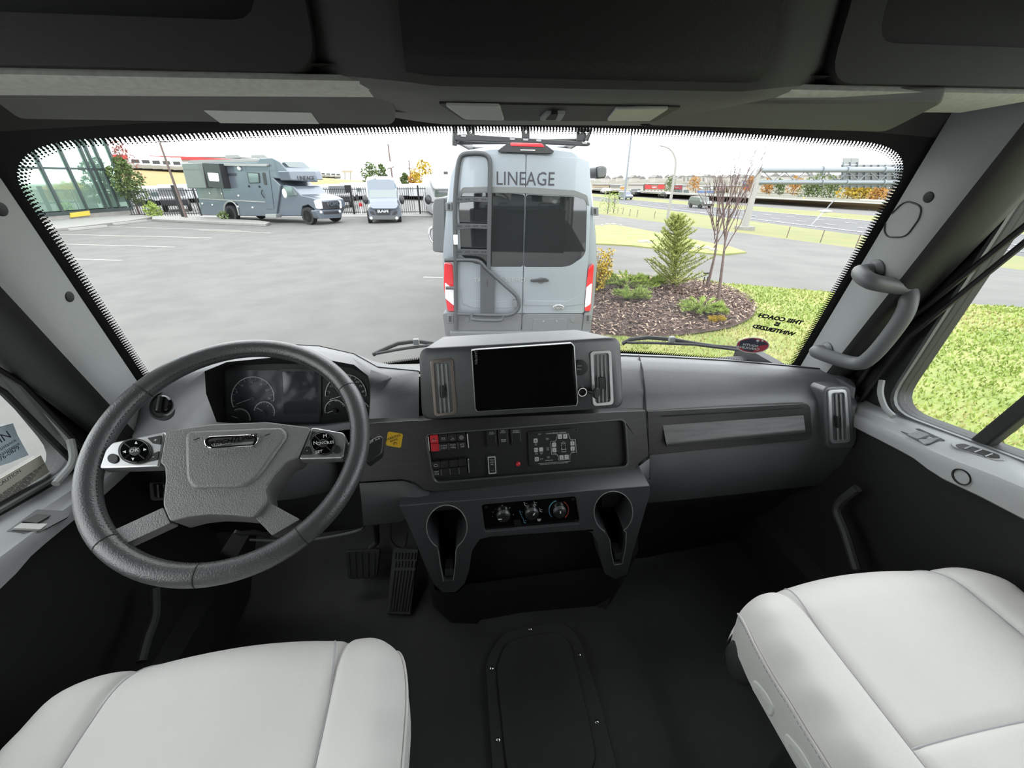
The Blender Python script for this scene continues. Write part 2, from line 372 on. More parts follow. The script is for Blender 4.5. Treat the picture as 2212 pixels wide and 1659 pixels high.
# header above the windshield
rows = [[WS(u, 1.03, .004) for u in seqf(-1.05, 1.05, 30)], [WS(u, 1.10, .015) for u in seqf(-1.05, 1.05, 30)], [(u*.95, .74, 1.415) for u in seqf(-1.05, 1.05, 30)], [(u*.95, .60, 1.418) for u in seqf(-1.05, 1.05, 30)]]
ob('trim_5', B().grid(rows), 'headliner', kind='structure', label='grey header trim strip over the windshield')
ob('wall_upper', B().bx(-1.08, 1.08, .94, 1.0, 1.45, 1.9), 'headliner', kind='structure', label='closed cab front above the windshield')
# ================================================================ OVERHEAD
def cabinet(name, x0, x1, lab, cr):
    t = thing(name, lab, 'cabinet', ((x0+x1)/2, .7, 1.41))
    Mf = Matrix(((1, 0, 0, 0), (0, 0, -1, 0), (0, 1, 0, 0), (0, 0, 0, 1)))   # local z -> -Y
    ob('cabinet_body', B().bx(x0, x1, .615, .94, 1.412, 1.85), 'cabinet', t, bev=.01)
    rr = [.004, .035, .01, .01] if cr > 0 else [.035, .004, .01, .01]
    out = rq([(x0, 1.409), (x1, 1.409), (x1, 1.84), (x0, 1.84)], rr, 5)
    hole = rq([(x0+.05, 1.452), (x1-.05, 1.452), (x1-.05, 1.80), (x0+.05, 1.80)], .03, 4)
    ob('cabinet_door', B().prism(out, -.615, -.592, Mf, [hole]), 'cabdoor', t, bev=.012, seg=3)
    ob('door_insert', B().prism(hole, -.614, -.606, Mf), 'frit', t)
    return t
cabinet('overhead_cabinet', -.99, -.252, 'dark overhead cabinet above the driver side of the windshield', 1)
cabinet('overhead_cabinet', .395, .99, 'dark overhead cabinet above the passenger side of the windshield', -1)
for x0, x1, k in ((-1.0, -.20, 0), (.33, .75, 1)):
    b = B(); rows = []
    for x in seqf(x0, x1, 12): rows.append([(x, .605, 1.409), (x, .598, 1.402), (x, .61, 1.396), (x, .70, 1.392), (x, .715, 1.40), (x, .715, 1.43)])
    ob('trim_6' if k == 0 else 'trim_7', b.grid(rows), 'liner', kind='structure', label='grey ledge under the %s overhead cabinet' % ('driver' if k == 0 else 'passenger'))
# centre overhead console (bowed, darker)
oc = thing('overhead_console', 'black bowed overhead console with reading lamps above the windshield centre', 'console', (.06, .7, 1.39))
rows = []; front = []
for x in seqf(-.31, .45, 48):
    t = (x-.07)/.33; k = max(0, 1-abs(t)**2.6) if abs(t) < 1 else 0; zb = lp(1.406, 1.386, min(1, k*1.3)); yf = lp(.612, .558, min(1, k*1.6))
    rows.append([(x, yf+.03, 1.86), (x, yf, 1.56), (x, yf, zb+.05), (x, yf+.002, zb+.026), (x, yf+.012, zb+.008), (x, yf+.020, zb+.003), (x, yf+.035, zb), (x, .70, zb-.004), (x, .80, zb-.006), (x, .86, 1.42)])
    if -.165 < x < .285: front.append([(x, yf+.022, 1.86), (x, yf-.006, 1.56), (x, yf-.006, zb+.034), (x, yf-.002, zb+.022), (x, yf+.006, zb+.016)])
ob('console_shell', B().grid([r_[:5] for r_ in rows]), 'headliner', oc, ang=60)
ob('console_lit_soffit', B().grid([r_[4:] for r_ in rows]), 'visor', oc, ang=60)  # underside of the same shell, light falling on it put into a lighter colour
ob('console_front', B().grid(front), 'cabinet', oc, ang=60)
fo = pl3(aY(1000, 259, .69), aY(1420, 262, .69), aY(950, 224, .625))
ob('lamp_panel', plate(fo, rq([(946, 224), (1472, 232), (1415, 263), (1000, 260)], 6), -.01, .004), 'perf', oc, bev=.002)
lm = ob('reading_lamp', plate(fo, rq([(962, 229), (1080, 231), (1090, 261), (1004, 259)], 5), .003, .007), 'lens', oc, bev=.002)
lm = ob('reading_lamp', plate(fo, rq([(1330, 236), (1445, 236), (1405, 262), (1310, 262)], 5), .003, .007), 'lens', oc, bev=.002)
ob('lamp_button', plate(fo, rq([(1180, 246), (1222, 246), (1212, 262), (1165, 261)], 4), .003, .008), 'pillar', oc, bev=.002)
ob('button_recess', plate(fo, rq([(1190, 247), (1206, 247), (1200, 260), (1178, 260)], 3), .004, .0088), 'frit', oc)
# sun visors
def visor(lab, corners, Y0, Y1, sticker=None):
    t = thing('sun_visor', lab, 'visor', aY(*corners[3], Y1))
    f = pl3(aY(*corners[3], Y1), aY(*corners[2], Y1), aY(*corners[0], Y0))
    ob('visor_board', plate(f, rq(corners, [20, 14, 24, 20], 5), -.012, .008), 'visor', t, bev=.007, seg=3)
    if sticker: ob('pivot_arm', B().tube([f.at(corners[1][0]-4, corners[1][1]+22, -.004), f.at(corners[1][0]+34, corners[1][1]+24, -.006), f.at(corners[1][0]+44, corners[1][1]+22, -.03)], .006, 8), 'cabinet', t)
    else: ob('pivot_arm', B().tube([f.at(corners[0][0]+40, corners[0][1]+42, -.004), f.at(corners[0][0]-10, corners[0][1]+40, -.006), f.at(corners[0][0]-24, corners[0][1]+38, -.03)], .006, 8), 'cabinet', t)
    if sticker: ob('warning_label', plate(f, sticker, .0082, .0088), 'label', t)
    return t, f
v1, f1 = visor('grey fabric sun visor over the driver side carrying a pale label', [(-60, 183), (850, 209), (858, 271), (40, 258)], .665, .775, [(440, 239), (672, 244), (689, 268), (476, 266)])
v2, f2 = visor('grey fabric sun visor over the passenger side without a label', [(1400, 224), (2040, 222), (1915, 286), (1392, 272)], .665, .775)
# ================================================================ DASHBOARD
da = thing('dashboard', 'wide black moulded dashboard with dark wood trim under the windshield', 'dashboard', (0, .95, .5))
PL = [(290, 890, .93), (335, 830, .97), (440, 765, 1.0), (580, 742, 1.01), (690, 748, 1.0), (765, 765, .98), (815, 793, .95), (905, 802, .94), (1010, 800, .96), (1120, 792, .98), (1230, 782, 1.0), (1345, 768, 1.02), (1450, 772, 1.01), (1570, 779, .99), (1700, 790, .95), (1790, 798, .90), (1838, 822, .84)]
crest = [aY(*p) for p in PL]; crest = [V((-.99, .92, crest[0].z))]+crest+[V((.985, .84, crest[-1].z-.01))]
base = [WS(max(-1.05, min(1.05, (p.x-.01)/.9)), -.16)+V((0, .0, -.0)) for p in crest]
b = B().grid([[tuple(p) for p in base], [tuple(p*.5+q*.5+V((0, 0, .012))) for p, q in zip(base, crest)], [tuple(p*.15+q*.85+V((0, 0, .008))) for p, q in zip(base, crest)], [tuple(q) for q in crest]])
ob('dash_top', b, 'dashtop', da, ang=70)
# defroster grille slot along the glass
ob('defroster_slot', B().tube([WS(u, -.1, .03)+V((0, -.045, .012)) for u in seqf(-.42, .9, 30)], .006, 6), 'frit', da)
# passenger fascia
r1 = [(1295, 772, 1.02)]+PL[11:]
r2 = [(1295, 803, .95), (1345, 800, .95), (1450, 803, .94), (1570, 808, .925), (1700, 818, .89), (1795, 830, .85), (1845, 862, .815)]
r3 = [(1295, 892, .85), (1394, 886, .85), (1450, 884, .85), (1570, 878, .845), (1700, 871, .835), (1765, 868, .825), (1847, 885, .795)]
r4 = [(1300, 995, .83), (1402, 985, .83), (1450, 981, .83), (1570, 969, .825), (1700, 957, .815), (1765, 952, .805), (1850, 962, .775)]
r5 = [(1300, 1045, .82), (1404, 1035, .80), (1470, 1028, .80), (1590, 1016, .795), (1700, 1005, .79), (1780, 1000, .79), (1845, 1005, .78)]
r6 = [(1300, 1096, .85), (1405, 1086, .83), (1470, 1080, .83), (1590, 1068, .825), (1700, 1055, .82), (1770, 1048, .82), (1830, 1045, .82)]
r7 = [(1300, 1112, .90), (1404, 1102, .90), (1470, 1096, .90), (1590, 1082, .90), (1700, 1070, .89), (1770, 1062, .89), (1830, 1058, .88)]
r8 = [(1300, 1250, 1.0), (1400, 1240, 1.0), (1470, 1230, 1.02), (1590, 1215, 1.05), (1700, 1200, 1.05), (1770, 1190, 1.05), (1820, 1180, 1.05)]
rows = []
for k, r_ in enumerate((r1, r2, r3, r4, r5, r6)):
    q = [aY(*p) for p in r_]; e = q[-1]; q.append(V((.985, e.y+.05, e.z))); rows.append([tuple(p) for p in q])
bb = [rows[0]]
for i in range(5):   # smooth the pad between its rows
    if i == 0: bb.append([tuple(V(p)*.5+V(q)*.5+V((0, -.006, .008))) for p, q in zip(rows[0], rows[1])])
    if i == 1: bb.append([tuple(V(p)*.5+V(q)*.5+V((0, -.008, 0))) for p, q in zip(rows[1], rows[2])])
    bb.append(rows[i+1])
ob('passenger_fascia', B().grid(bb), 'dash', da, ang=50)
rows = []
for r_ in (r6, r7, r8):
    q = [aY(*p) for p in r_]; q.append(V((.985, q[-1].y, q[-1].z))); rows.append([tuple(p) for p in q])
ob('knee_panel', B().grid(rows), 'trimblack', da)
ob('seam_line', B().tube([aY(1380, 768, 1.005), aY(1388, 800, .942), aY(1393, 840, .895), aY(1395, 886, .846), aY(1402, 985, .826), aY(1403, 1035, .796)], .0022, 6), 'frit', da)
ob('seam_line', B().tube([aY(x, y, Y-.002) for x, y, Y in r1], .002, 6), 'frit', da)
ob('seam_line', B().tube([aY(*p) for p in PL[3:8]], .002, 6), 'frit', da)
fg = pl3(aY(1402, 985, .828), aY(1755, 952, .806), aY(1398, 888, .850))
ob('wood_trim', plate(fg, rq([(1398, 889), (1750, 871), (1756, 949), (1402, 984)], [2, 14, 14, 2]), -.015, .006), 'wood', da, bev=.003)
T_ = [(1428, 900), (1734, 882)]; Bm = [(1440, 962), (1740, 932)]; rows = []
for v_, n_ in ((0, .004), (.06, -.004), (.12, -.004), (.9, .013), (.97, .014), (1.0, .010), (1.06, .004)):
    rows.append([fg.at(lp(T_[0][0], Bm[0][0], v_)+(lp(T_[1][0], Bm[1][0], v_)-lp(T_[0][0], Bm[0][0], v_))*u_, lp(T_[0][1], Bm[0][1], v_)+(lp(T_[1][1], Bm[1][1], v_)-lp(T_[0][1], Bm[0][1], v_))*u_, n_+.006) for u_ in seqf(0, 1, 12)])
ob('glove_door_panel', B().grid(rows), 'woodlit', da, ang=60)
# ---- driver side: cluster hood
O = [(468, 912, .87), (445, 850, .89), (442, 802, .90), (490, 782, .90), (590, 772, .89), (690, 774, .885), (765, 788, .885), (795, 812, .885), (800, 835, .88), (800, 865, .875), (797, 905, .86), (700, 916, .86), (580, 920, .86)]
Q = [(285, 955, .88), (290, 890, .93), (335, 830, .97), (440, 765, 1.0), (580, 742, 1.01), (690, 748, 1.0), (765, 765, .98), (815, 793, .95), (905, 802, .94), (905, 850, .87), (905, 907, .82), (700, 935, .82), (520, 950, .84)]
C_ = [(486, 908, .955), (482, 850, .975), (485, 800, .985), (510, 790, .985), (590, 786, .985), (690, 786, .98), (760, 795, .98), (790, 812, .98), (797, 835, .975), (797, 865, .97), (794, 908, .95), (700, 916, .95), (580, 918, .95)]
qo = [aY(*p) for p in Q]; oo = [aY(*p) for p in O]; cc = [aY(*p) for p in C_]
mid = [lv(a, c, .55)+V((0, -.010, .010)) for a, c in zip(qo, oo)]
ob('cluster_hood', B().grid([[tuple(p) for p in r_] for r_ in (qo, mid, oo)], cu=True), 'dash', da, ang=60)
ob('cluster_tunnel', B().grid([[tuple(p) for p in r_] for r_ in (oo, [lv(a, c, .3) for a, c in zip(oo, cc)], cc)], cu=True), 'trimblack', da, ang=30)
fc = pl3(aY(486, 912, .955), aY(797, 908, .95), aY(486, 795, .985))
cl = ob('instrument_cluster', plate(fc, [p[:2] for p in C_], -.02, .0), 'trimblack', da, label='instrument cluster with round white-ringed gauges')
def arc(cx, cy, r, a0, a1, n=20, ry=None): return [(cx+r*math.cos(R(lp(a0, a1, i/n))), cy-(ry or r)*math.sin(R(lp(a0, a1, i/n)))) for i in range(n+1)]
def gauge(cx, cy, r, a0, a1, needle, nums=(), nr=.72, ns=.0075):
    b = B(); b.tube([fc.at(x, y, .002) for x, y in arc(cx, cy, r, a0, a1, 26)], .0011, 6)
    g = ob('gauge_ring', b, 'white', cl)
    b = B()
    for i in range(13):
        a = R(lp(a0, a1, i/12)); b.tube([fc.at(cx+r*.97*math.cos(a), cy-r*.97*math.sin(a), .0015), fc.at(cx+r*.86*math.cos(a), cy-r*.86*math.sin(a), .0015)], .0005, 4)
    ob('gauge_ticks', b, 'print', cl)
    a = R(needle); ob('needle', B().tube([fc.at(cx, cy, .003), fc.at(cx+r*.82*math.cos(a), cy-r*.82*math.sin(a), .003)], .0008, 5), 'white', cl)
    ob('needle_hub', B().lathe([(.006, 0), (.005, .004)], 14, Matrix.Translation(fc.at(cx, cy, .001)) @ fc.M.to_3x3().to_4x4()), 'key', cl)
    for s, x, y in nums: text(s, ns, Matrix.Translation(fc.at(x, y, .001)) @ fc.M.to_3x3().to_4x4(), 'print', cl, 'gauge_number', sh=.2)
gauge(546, 860, 46, 205, -8, 200, [('5', 511, 847), ('10', 522, 833), ('15', 542, 826), ('20', 563, 830), ('25', 576, 843), ('30', 581, 861)])
gauge(571, 890, 22, 170, -20, 150, [('0', 555, 883), ('8', 578, 877)], ns=.005)
gauge(518, 905, 22, 120, -10, 160, ns=.005)
gauge(747, 853, 44, 184, -3, 196, [('5', 711, 848), ('15', 715, 834), ('65', 771, 825), ('75', 778, 834), ('85', 784, 846)])
gauge(724, 886, 22, 195, 25, 200, [('10', 711, 873), ('80', 726, 866), ('150', 740, 873)], ns=.005)
gauge(777, 889, 22, 190, 20, 195, ns=.005)
text('AIR', .005, Matrix.Translation(fc.at(726, 893, .001)) @ fc.M.to_3x3().to_4x4(), 'dim', cl, 'gauge_text')
text('RPM', .0045, Matrix.Translation(fc.at(546, 874, .001)) @ fc.M.to_3x3().to_4x4(), 'dim', cl, 'gauge_text')
ob('information_screen', plate(fc, rq([(608, 800), (690, 800), (690, 896), (612, 898)], 3), 0, .002), 'gloss', cl)
ob('screen_frame', plate(fc, rq([(604, 797), (694, 797), (694, 900), (608, 902)], 4), 0, .0025, [rq([(610, 802), (688, 802), (688, 893), (613, 895)], 3)]), 'key', cl)
# crumpled protective film over the left half of the cluster
rows = []
for j in range(15):
    rw = []
    for i in range(31):
        x = lp(488, 690, i/30); y = lp(800, 912, j/14); a = .0055+.0022*math.sin(i*.9+j*.5)*math.sin(j*.7)+.0015*random.uniform(-1, 1); rw.append(fc.at(x, y, a))
    rows.append(rw)
ob('protective_film', B().grid(rows), 'film', cl, ang=20)
# headlight knob panel
fk = pl3(aY(300, 925, .885), aY(440, 915, .875), aY(330, 850, .94))
kb = ob('headlight_bezel', B().lathe([(.036, -.01), (.036, .006), (.031, .010), (.029, .004), (.022, .002)], 28, Matrix.Translation(fk.at(360, 876, .012)) @ fk.M.to_3x3().to_4x4()), 'key', da)
ob('headlight_knob', B().lathe([(.022, 0), (.021, .014), (.018, .017)], 24, Matrix.Translation(fk.at(360, 876, .014)) @ fk.M.to_3x3().to_4x4()), 'gloss', kb)
ob('knob_grip', B().box((0, 0, .02), (.006, .036, .012), Matrix.Translation(fk.at(360, 876, .014)) @ fk.M.to_3x3().to_4x4()), 'key', kb, bev=.002)
# ---- centre: wood fascia, switch recess
fw = pl3(aY(910, 1050, .775), aY(1395, 1020, .80), aY(905, 907, .812))
rec = rq([(918, 938), (1350, 905), (1358, 1008), (938, 1043)], [12, 14, 14, 14])
ob('wood_fascia', plate(fw, [(776, 916), (905, 908), (1150, 898), (1395, 887), (1402, 984), (1382, 1000), (1366, 1018), (1340, 1030), (1150, 1046), (935, 1062), (915, 1058), (896, 1042), (870, 1036), (776, 1042)], -.03, .004, [rec]), 'wood', da, bev=.004)
rp = ob('switch_panel', plate(fw, rec, -.03, -.010), 'trimblack', da)
ob('recess_edge', B().tube([fw.at(x, y, .003) for x, y in rec], .0028, 6, closed=True), 'dash', da)
# lower fascia below the wood
rows = [[aY(776, 1044, .785), aY(870, 1038, .785), aY(900, 1048, .78), aY(935, 1066, .775), aY(1150, 1050, .785), aY(1345, 1034, .795), aY(1403, 990, .815)],
        [aY(780, 1075, .77), aY(868, 1072, .765), aY(900, 1074, .762), aY(935, 1078, .76), aY(1150, 1062, .77), aY(1345, 1046, .78), aY(1403, 1030, .795)],
        [aY(785, 1135, .80), aY(862, 1128, .80), aY(900, 1110, .79), aY(940, 1104, .79), aY(1150, 1085, .79), aY(1345, 1065, .80), aY(1404, 1060, .81)]]
ob('lower_fascia', B().grid([[tuple(p) for p in r_] for r_ in rows]), 'dash', da, ang=50)
rows = [[aY(300, 960, .88), aY(520, 952, .84), aY(700, 938, .82), aY(790, 1040, .80)], [aY(300, 1060, .93), aY(520, 1060, .90), aY(700, 1060, .86), aY(790, 1090, .81)], [aY(300, 1150, 1.05), aY(520, 1150, 1.05), aY(700, 1150, 1.0), aY(790, 1140, .85)]]
rows = [[V((-.985, r_[0].y+.02, r_[0].z))]+r_ for r_ in rows]
ob('driver_knee_panel', B().grid([[tuple(p) for p in r_] for r_ in rows]), 'trimblack', da)
# centre module with screen and vents
fm = pl3(aY(912, 905, .770), aY(1345, 880, .770), aY(905, 752, .802))
front = rq([(905, 752), (1339, 727), (1346, 880), (912, 906)], [24, 24, 20, 20], 5)
fr_ = [fm.at(x, y) for x, y in front]; bk = []
for x, y in front:
    q = fm.at(x, y); bk.append(V((q.x*.86+.003, .985, q.z-.045)))
ring2 = [fm.at(x, y, -.012) for x, y in front]; ctr = sum(fr_, V())/len(fr_)
face = [ctr+(p-ctr)*.965+fm.n*.004 for p in fr_]
ob('centre_module', B().loft([bk, ring2, fr_, face]), 'dash', da, ang=50, bev=0)
ob('module_tray', B().tube([fm.at(x, y, -.02) for x, y in ((915, 762), (925, 756), (1325, 732), (1336, 738))], .0015, 6), 'frit', da)
def vent(fr, cor, slats, m, tab, tilt=0, d=.012, edge=6):
    """vent bezel, dark throat, slats, tab"""
    cx = sum(p[0] for p in cor)/4; cy = sum(p[1] for p in cor)/4
    inn = [(lp(x, cx, edge*2/abs(cor[1][0]-cor[0][0])), lp(y, cy, edge*2/abs(cor[2][1]-cor[1][1]))) for x, y in cor]
    v = ob('air_vent', plate(fr, rq(cor, 9), 0, .007, [rq(inn, 6)]), m, da, bev=.002, label='tall air vent with a bright metal rim')
    ob('vent_throat', plate(fr, rq(inn, 6), -.004, .0015), 'frit', v)
    for k in range(slats):
        t = (k+1)/(slats+1); a = (lp(inn[0][0], inn[1][0], t), inn[0][1]+2); c = (lp(inn[3][0], inn[2][0], t), inn[3][1]-2)
        ob('vent_slat', B().tube([fr.at(*a, .0045), fr.at(*c, .0045)], .0022, 6), 'pillar', v)
    ob('vent_tab', plate(fr, rq(tab, 2), .002, .012), 'key', v, bev=.001)
    return v
vent(fm, [(929, 778), (977, 774), (987, 895), (938, 900)], 3, 'bronze', [(954, 834), (960, 833), (961, 860), (955, 860)])
vent(fm, [(1275, 759), (1320, 756), (1326, 874), (1281, 878)], 3, 'silver', [(1294, 816), (1306, 815), (1307, 840), (1295, 841)])
fv = pl3(aY(1793, 958, .777), aY(1838, 955, .772), aY(1789, 843, .812))
ob('vent_housing', plate(fv, rq([(1778, 835), (1840, 833), (1850, 968), (1786, 972)], 16), -.05, .002), 'dash', da, bev=.012, seg=3)
vent(fv, [(1789, 843), (1829, 841), (1838, 955), (1795, 959)], 2, 'silver', [(1808, 900), (1814, 900), (1815, 925), (1810, 926)])
fl = pl3(aY(322, 1082, .915), aY(365, 1080, .91), aY(322, 1040, .925))
vent(fl, [(322, 1040), (372, 1038), (372, 1080), (325, 1082)], 2, 'silver', [(345, 1056), (350, 1056), (350, 1066), (345, 1066)], edge=5)
# sockets beside the screen
s1 = ob('usb_socket', B().lathe([(.018, 0), (.018, .003), (.014, .0035)], 24, Matrix.Translation(fm.at(1253, 794, .005)) @ fm.M.to_3x3().to_4x4()), 'key', da, bev=.001)
for k in (-.004, .004): ob('usb_port', B().box((-.001+k*.1, k, .004), (.010, .003, .001), Matrix.Translation(fm.at(1251, 793, .005)) @ fm.M.to_3x3().to_4x4()), 'dim', s1)
s2 = ob('power_socket', B().lathe([(.0105, 0), (.0105, .005), (.0085, .005), (.0085, -.0)], 24, Matrix.Translation(fm.at(1257, 846, .005)) @ fm.M.to_3x3().to_4x4(), cap=False), 'chrome', da)
ob('socket_core', B().lathe([(.0085, 0), (.0085, .002)], 20, Matrix.Translation(fm.at(1257, 846, .005)) @ fm.M.to_3x3().to_4x4()), 'frit', s2)
ob('socket_cap', B().lathe([(.004, 0), (.004, .018), (.012, .020), (.013, .024), (.011, .026)], 20, Matrix.Translation(fm.at(1270, 845, .004)) @ (fm.M.to_3x3() @ Matrix.Rotation(R(38), 3, 'Y')).to_4x4()), 'key', s2)
# tablet display
ts = thing('display_screen', 'black glass tablet display standing proud of the dashboard centre', 'screen', fm.at(1135, 890, .02))
scr = [(1018, 757), (1030, 755), (1236, 741), (1241, 747), (1249, 868), (1246, 877), (1030, 890), (1026, 884)]
ob('display_case', plate(fm, scr, .004, .020), 'silver', ts, bev=.001)
ob('display_glass', plate(fm, [(lp(x, 1134, .012), lp(y, 816, .018)) for x, y in scr], .019, .0215), 'gloss', ts, bev=.001)
text('GARMIN', .0085, Matrix.Translation(fm.at(1028, 771, .0218)) @ fm.M.to_3x3().to_4x4() @ Matrix.Rotation(R(-90), 4, 'Z'), 'dim', ts, sx=1)
# switch banks
def bank(cor, names, redfirst):
    f = fw; k = ob('switch_bank', plate(f, rq(cor, 5), -.010, -.006), 'trimblack', da, bev=.001)
    def pt(u, v): a = lv((*cor[0], 0), (*cor[1], 0), u); c = lv((*cor[3], 0), (*cor[2], 0), u); q = lv(a, c, v); return (q.x, q.y)
    for u0, u1 in ((.015, .055), (.945, .985)):
        ob('chrome_cap', plate(f, [pt(u0, .08), pt(u1, .08), pt(u1, .92), pt(u0, .92)], -.006, .003), 'chrome', k, bev=.002)
    for c in range(4):
        for r_ in range(2):
            u0 = .075+c*.216; u1 = u0+.195; v0 = .06+r_*.45; v1 = v0+.43; red = redfirst and c == 0
            ob('rocker_key', plate(f, rq([pt(u0, v0), pt(u1, v0), pt(u1, v1), pt(u0, v1)], 2), -.006, .006 if r_ == 0 else .001), 'red' if red else 'key', k, bev=.0015)
            if c: ob('key_edge', B().tube([f.at(*pt(u0-.005, v0+.03), .004), f.at(*pt(u0-.005, v1-.03), .003)], .0008, 4), 'dim', k)
            s = names[r_][c]
            if s:
                for i, ln in enumerate(s.split('/')):
                    text(ln, .0055, Matrix.Translation(f.at(*pt((u0+u1)/2, (v0+v1)/2+(i-.5*(len(s.split('/'))-1))*.13), .0066 if r_ == 0 else .0016)) @ f.M.to_3x3().to_4x4(), 'print' if not red else 'white', k, 'key_text')
    return k, pt
k1, pt1 = bank([(921, 939), (1012, 933), (1016, 972), (925, 979)], [[None, None, None, None], [None, 'DOME/LIGHT', 'FOOT/WELL', 'ATC/OFF']], True)
k2, pt2 = bank([(925, 997), (1014, 988), (1017, 1025), (929, 1033)], [[None]*4, ['FAST/IDLE', None, None, None]], False)
def sym(par, cx, cy, polys, off, m='print', r=.0005, closed=True):
    b = B()
    for p in polys: b.tube([fw.at(cx+x, cy+y, off) for x, y in p], r, 4, closed=closed)
    ob('key_symbol', b, m, par)
q = pt1(.17, .28); sym(k1, *q, [[(-4, 3.5), (0, -4.5), (4, 3.5)], [(-2, 2.4), (0, -1.6), (2, 2.4)]], .0068, 'white')
q = pt1(.39, .28); sym(k1, *q, [[(-4, -2), (4, -2)], [(-4, -2), (-2, 0)], [(4, -2), (2, 0)], [(0, 0), (0, 3)], [(-3, 1), (-4, 3)], [(3, 1), (4, 3)]], .0068, closed=False)
q = pt1(.60, .28); sym(k1, *q, [[(-4, 4), (4, 4), (4, 0), (1, 0)], [(-4, -3), (1, -3)]], .0068)
q = pt1(.82, .28); sym(k1, *q, [ci(0, 0, 4, 14), ci(0, 0, 2, 10)], .0068)
q = pt2(.17, .27); sym(k2, *q, [[(-4, 1), (-3, -2), (3, -2), (4.5, 0), (4, 2.5), (-3, 2.5)]], .0068)
def toggle(cx, cy, lines, box=False):
    w_, h_ = 22, 37; sl_ = -.075
    def pt(u, v): return (cx+(u-.5)*w_+(v-.5)*2.2, cy+(v-.5)*h_+(u-.5)*w_*sl_)
    k = ob('toggle_switch', plate(fw, rq([pt(-.05, -.1), pt(1.05, -.1), pt(1.05, 1.1), pt(-.05, 1.1)], 4), -.010, -.007), 'trimblack', da, bev=.001)
    if box:
        ob('indicator_frame', plate(fw, rq([pt(.12, 0), pt(.88, 0), pt(.88, 1), pt(.12, 1)], 2), -.007, -.0055, [rq([pt(.2, .05), pt(.8, .05), pt(.8, .95), pt(.2, .95)], 1.5)]), 'print', k)
    else:
        ob('rocker_key', plate(fw, rq([pt(.1, .02), pt(.9, .02), pt(.86, .98), pt(.14, .98)], 3), -.008, -.001), 'key', k, bev=.0015)
        for u in (.08, .9): ob('key_edge', B().tube([fw.at(*pt(u, .15), -.003), fw.at(*pt(u+.01, .9), -.003)], .0006, 4), 'dim', k)
    for s, v in lines: text(s, .0048, Matrix.Translation(fw.at(*pt(.5, v), -.0004 if not box else -.0066)) @ fw.M.to_3x3().to_4x4(), 'print', k, 'key_text')
    return k, pt
toggle(1062, 943, [('AUX', .26), ('START', .36)]); toggle(1087, 942, [('GEN', .2), ('START', .3), ('PRIME', .72), ('STOP', .82)]); toggle(1115, 940, [('RADIO', .24), ('CAMERA', .34)])
k5, pt5 = toggle(1063, 1005, [('TOW', .2), ('LOW', .33), ('AIR', .46)], True)
sym(k5, *pt5(.5, .75), [[(-3, 2.6), (0, -3.2), (3, 2.6)]], -.0064)
ob('red_indicator', B().ball((0, 0, .001), (.0065, .0065, .004), Matrix.Translation(fw.at(1119, 1002, -.009)) @ fw.M.to_3x3().to_4x4(), 16, 8), 'red', da)
# leveling control panel
lvp = ob('leveling_panel', plate(fw, rq([(1140, 933), (1249, 924), (1252, 1000), (1143, 1008)], 4), -.010, -.0065), 'key', da, bev=.001, label='leveling control panel printed with white keys')
ob('panel_overlay', plate(fw, [(1152, 932), (1234, 926), (1248, 936), (1250, 986), (1244, 998), (1156, 1007), (1143, 998), (1141, 944)], -.007, -.0055), 'trimblack', lvp)
def tx(s, x, y, sz, m='print', sh=0, al='CENTER'):
    dv = fw.at(x+10, y-.75, 0)-fw.at(x, y, 0); an = math.atan2(dv.dot(fw.ey), dv.dot(fw.ex))
    return text(s, sz, Matrix.Translation(fw.at(x, y, -.0053)) @ fw.M.to_3x3().to_4x4() @ Matrix.Rotation(an, 4, 'Z'), m, lvp, 'panel_text', al, sh=sh)
tx('VBW', 1165.5, 938, .0040, sh=.2); tx('COMPUTERIZED LEVELING', 1201, 935.5, .0044, sh=.2)
for x, y in ((1157, 952), (1158, 972), (1169, 971), (1159.5, 992), (1210, 943.5), (1221, 943), (1197, 961), (1197.5, 972), (1236.5, 958), (1237, 969), (1213, 988), (1224, 987)):
    ob('membrane_key', plate(fw, rq([(x-4.3, y-4.1), (x+4.2, y-4.7), (x+4.4, y+4.1), (x-4.1, y+4.7)], 1.2), -.0056, -.0048), 'print', lvp)
b = B()
for x, y, d in ((1210, 943.5, 1), (1221, 943, -1), (1197, 961, -1), (1197.5, 972, 1), (1236.5, 958, -1), (1237, 969, 1), (1213, 988, 1), (1224, 987, -1)):
    b.tube([fw.at(x, y-2.2, -.0046), fw.at(x, y+2.2, -.0046)], .0004, 4); b.add([fw.at(x-1.2, y+d*1, -.0045), fw.at(x+1.2, y+d*1, -.0045), fw.at(x, y+d*3, -.0045)], [(0, 1, 2)])
b.add([fw.at(x, y, -.0046) for x, y in ((1154.8, 953.8), (1159.2, 953.5), (1157, 949.8))], [(0, 1, 2)]); b.tube([fw.at(1159.5+2.3*math.cos(i*.5), 992+2.3*math.sin(i*.5), -.0046) for i in range(13)], .0006, 4)
for k in (-2, 2): b.tube([fw.at(1158+k, 970, -.0046), fw.at(1158+k, 974, -.0046)], .0007, 4)
ob('key_arrows', b, 'ink', lvp)
b = B(); P = [(1204, 938.5), (1228, 937), (1230, 945), (1233, 949.5), (1243, 949), (1245, 977), (1234, 978.5), (1231, 984), (1231.5, 991.5), (1207, 994), (1205.5, 985), (1202, 981), (1191.5, 981.5), (1189.5, 953.5), (1200, 952.5), (1203, 946)]
b.tube([fw.at(x, y, -.0050) for x, y in P], .0006, 4, closed=True)
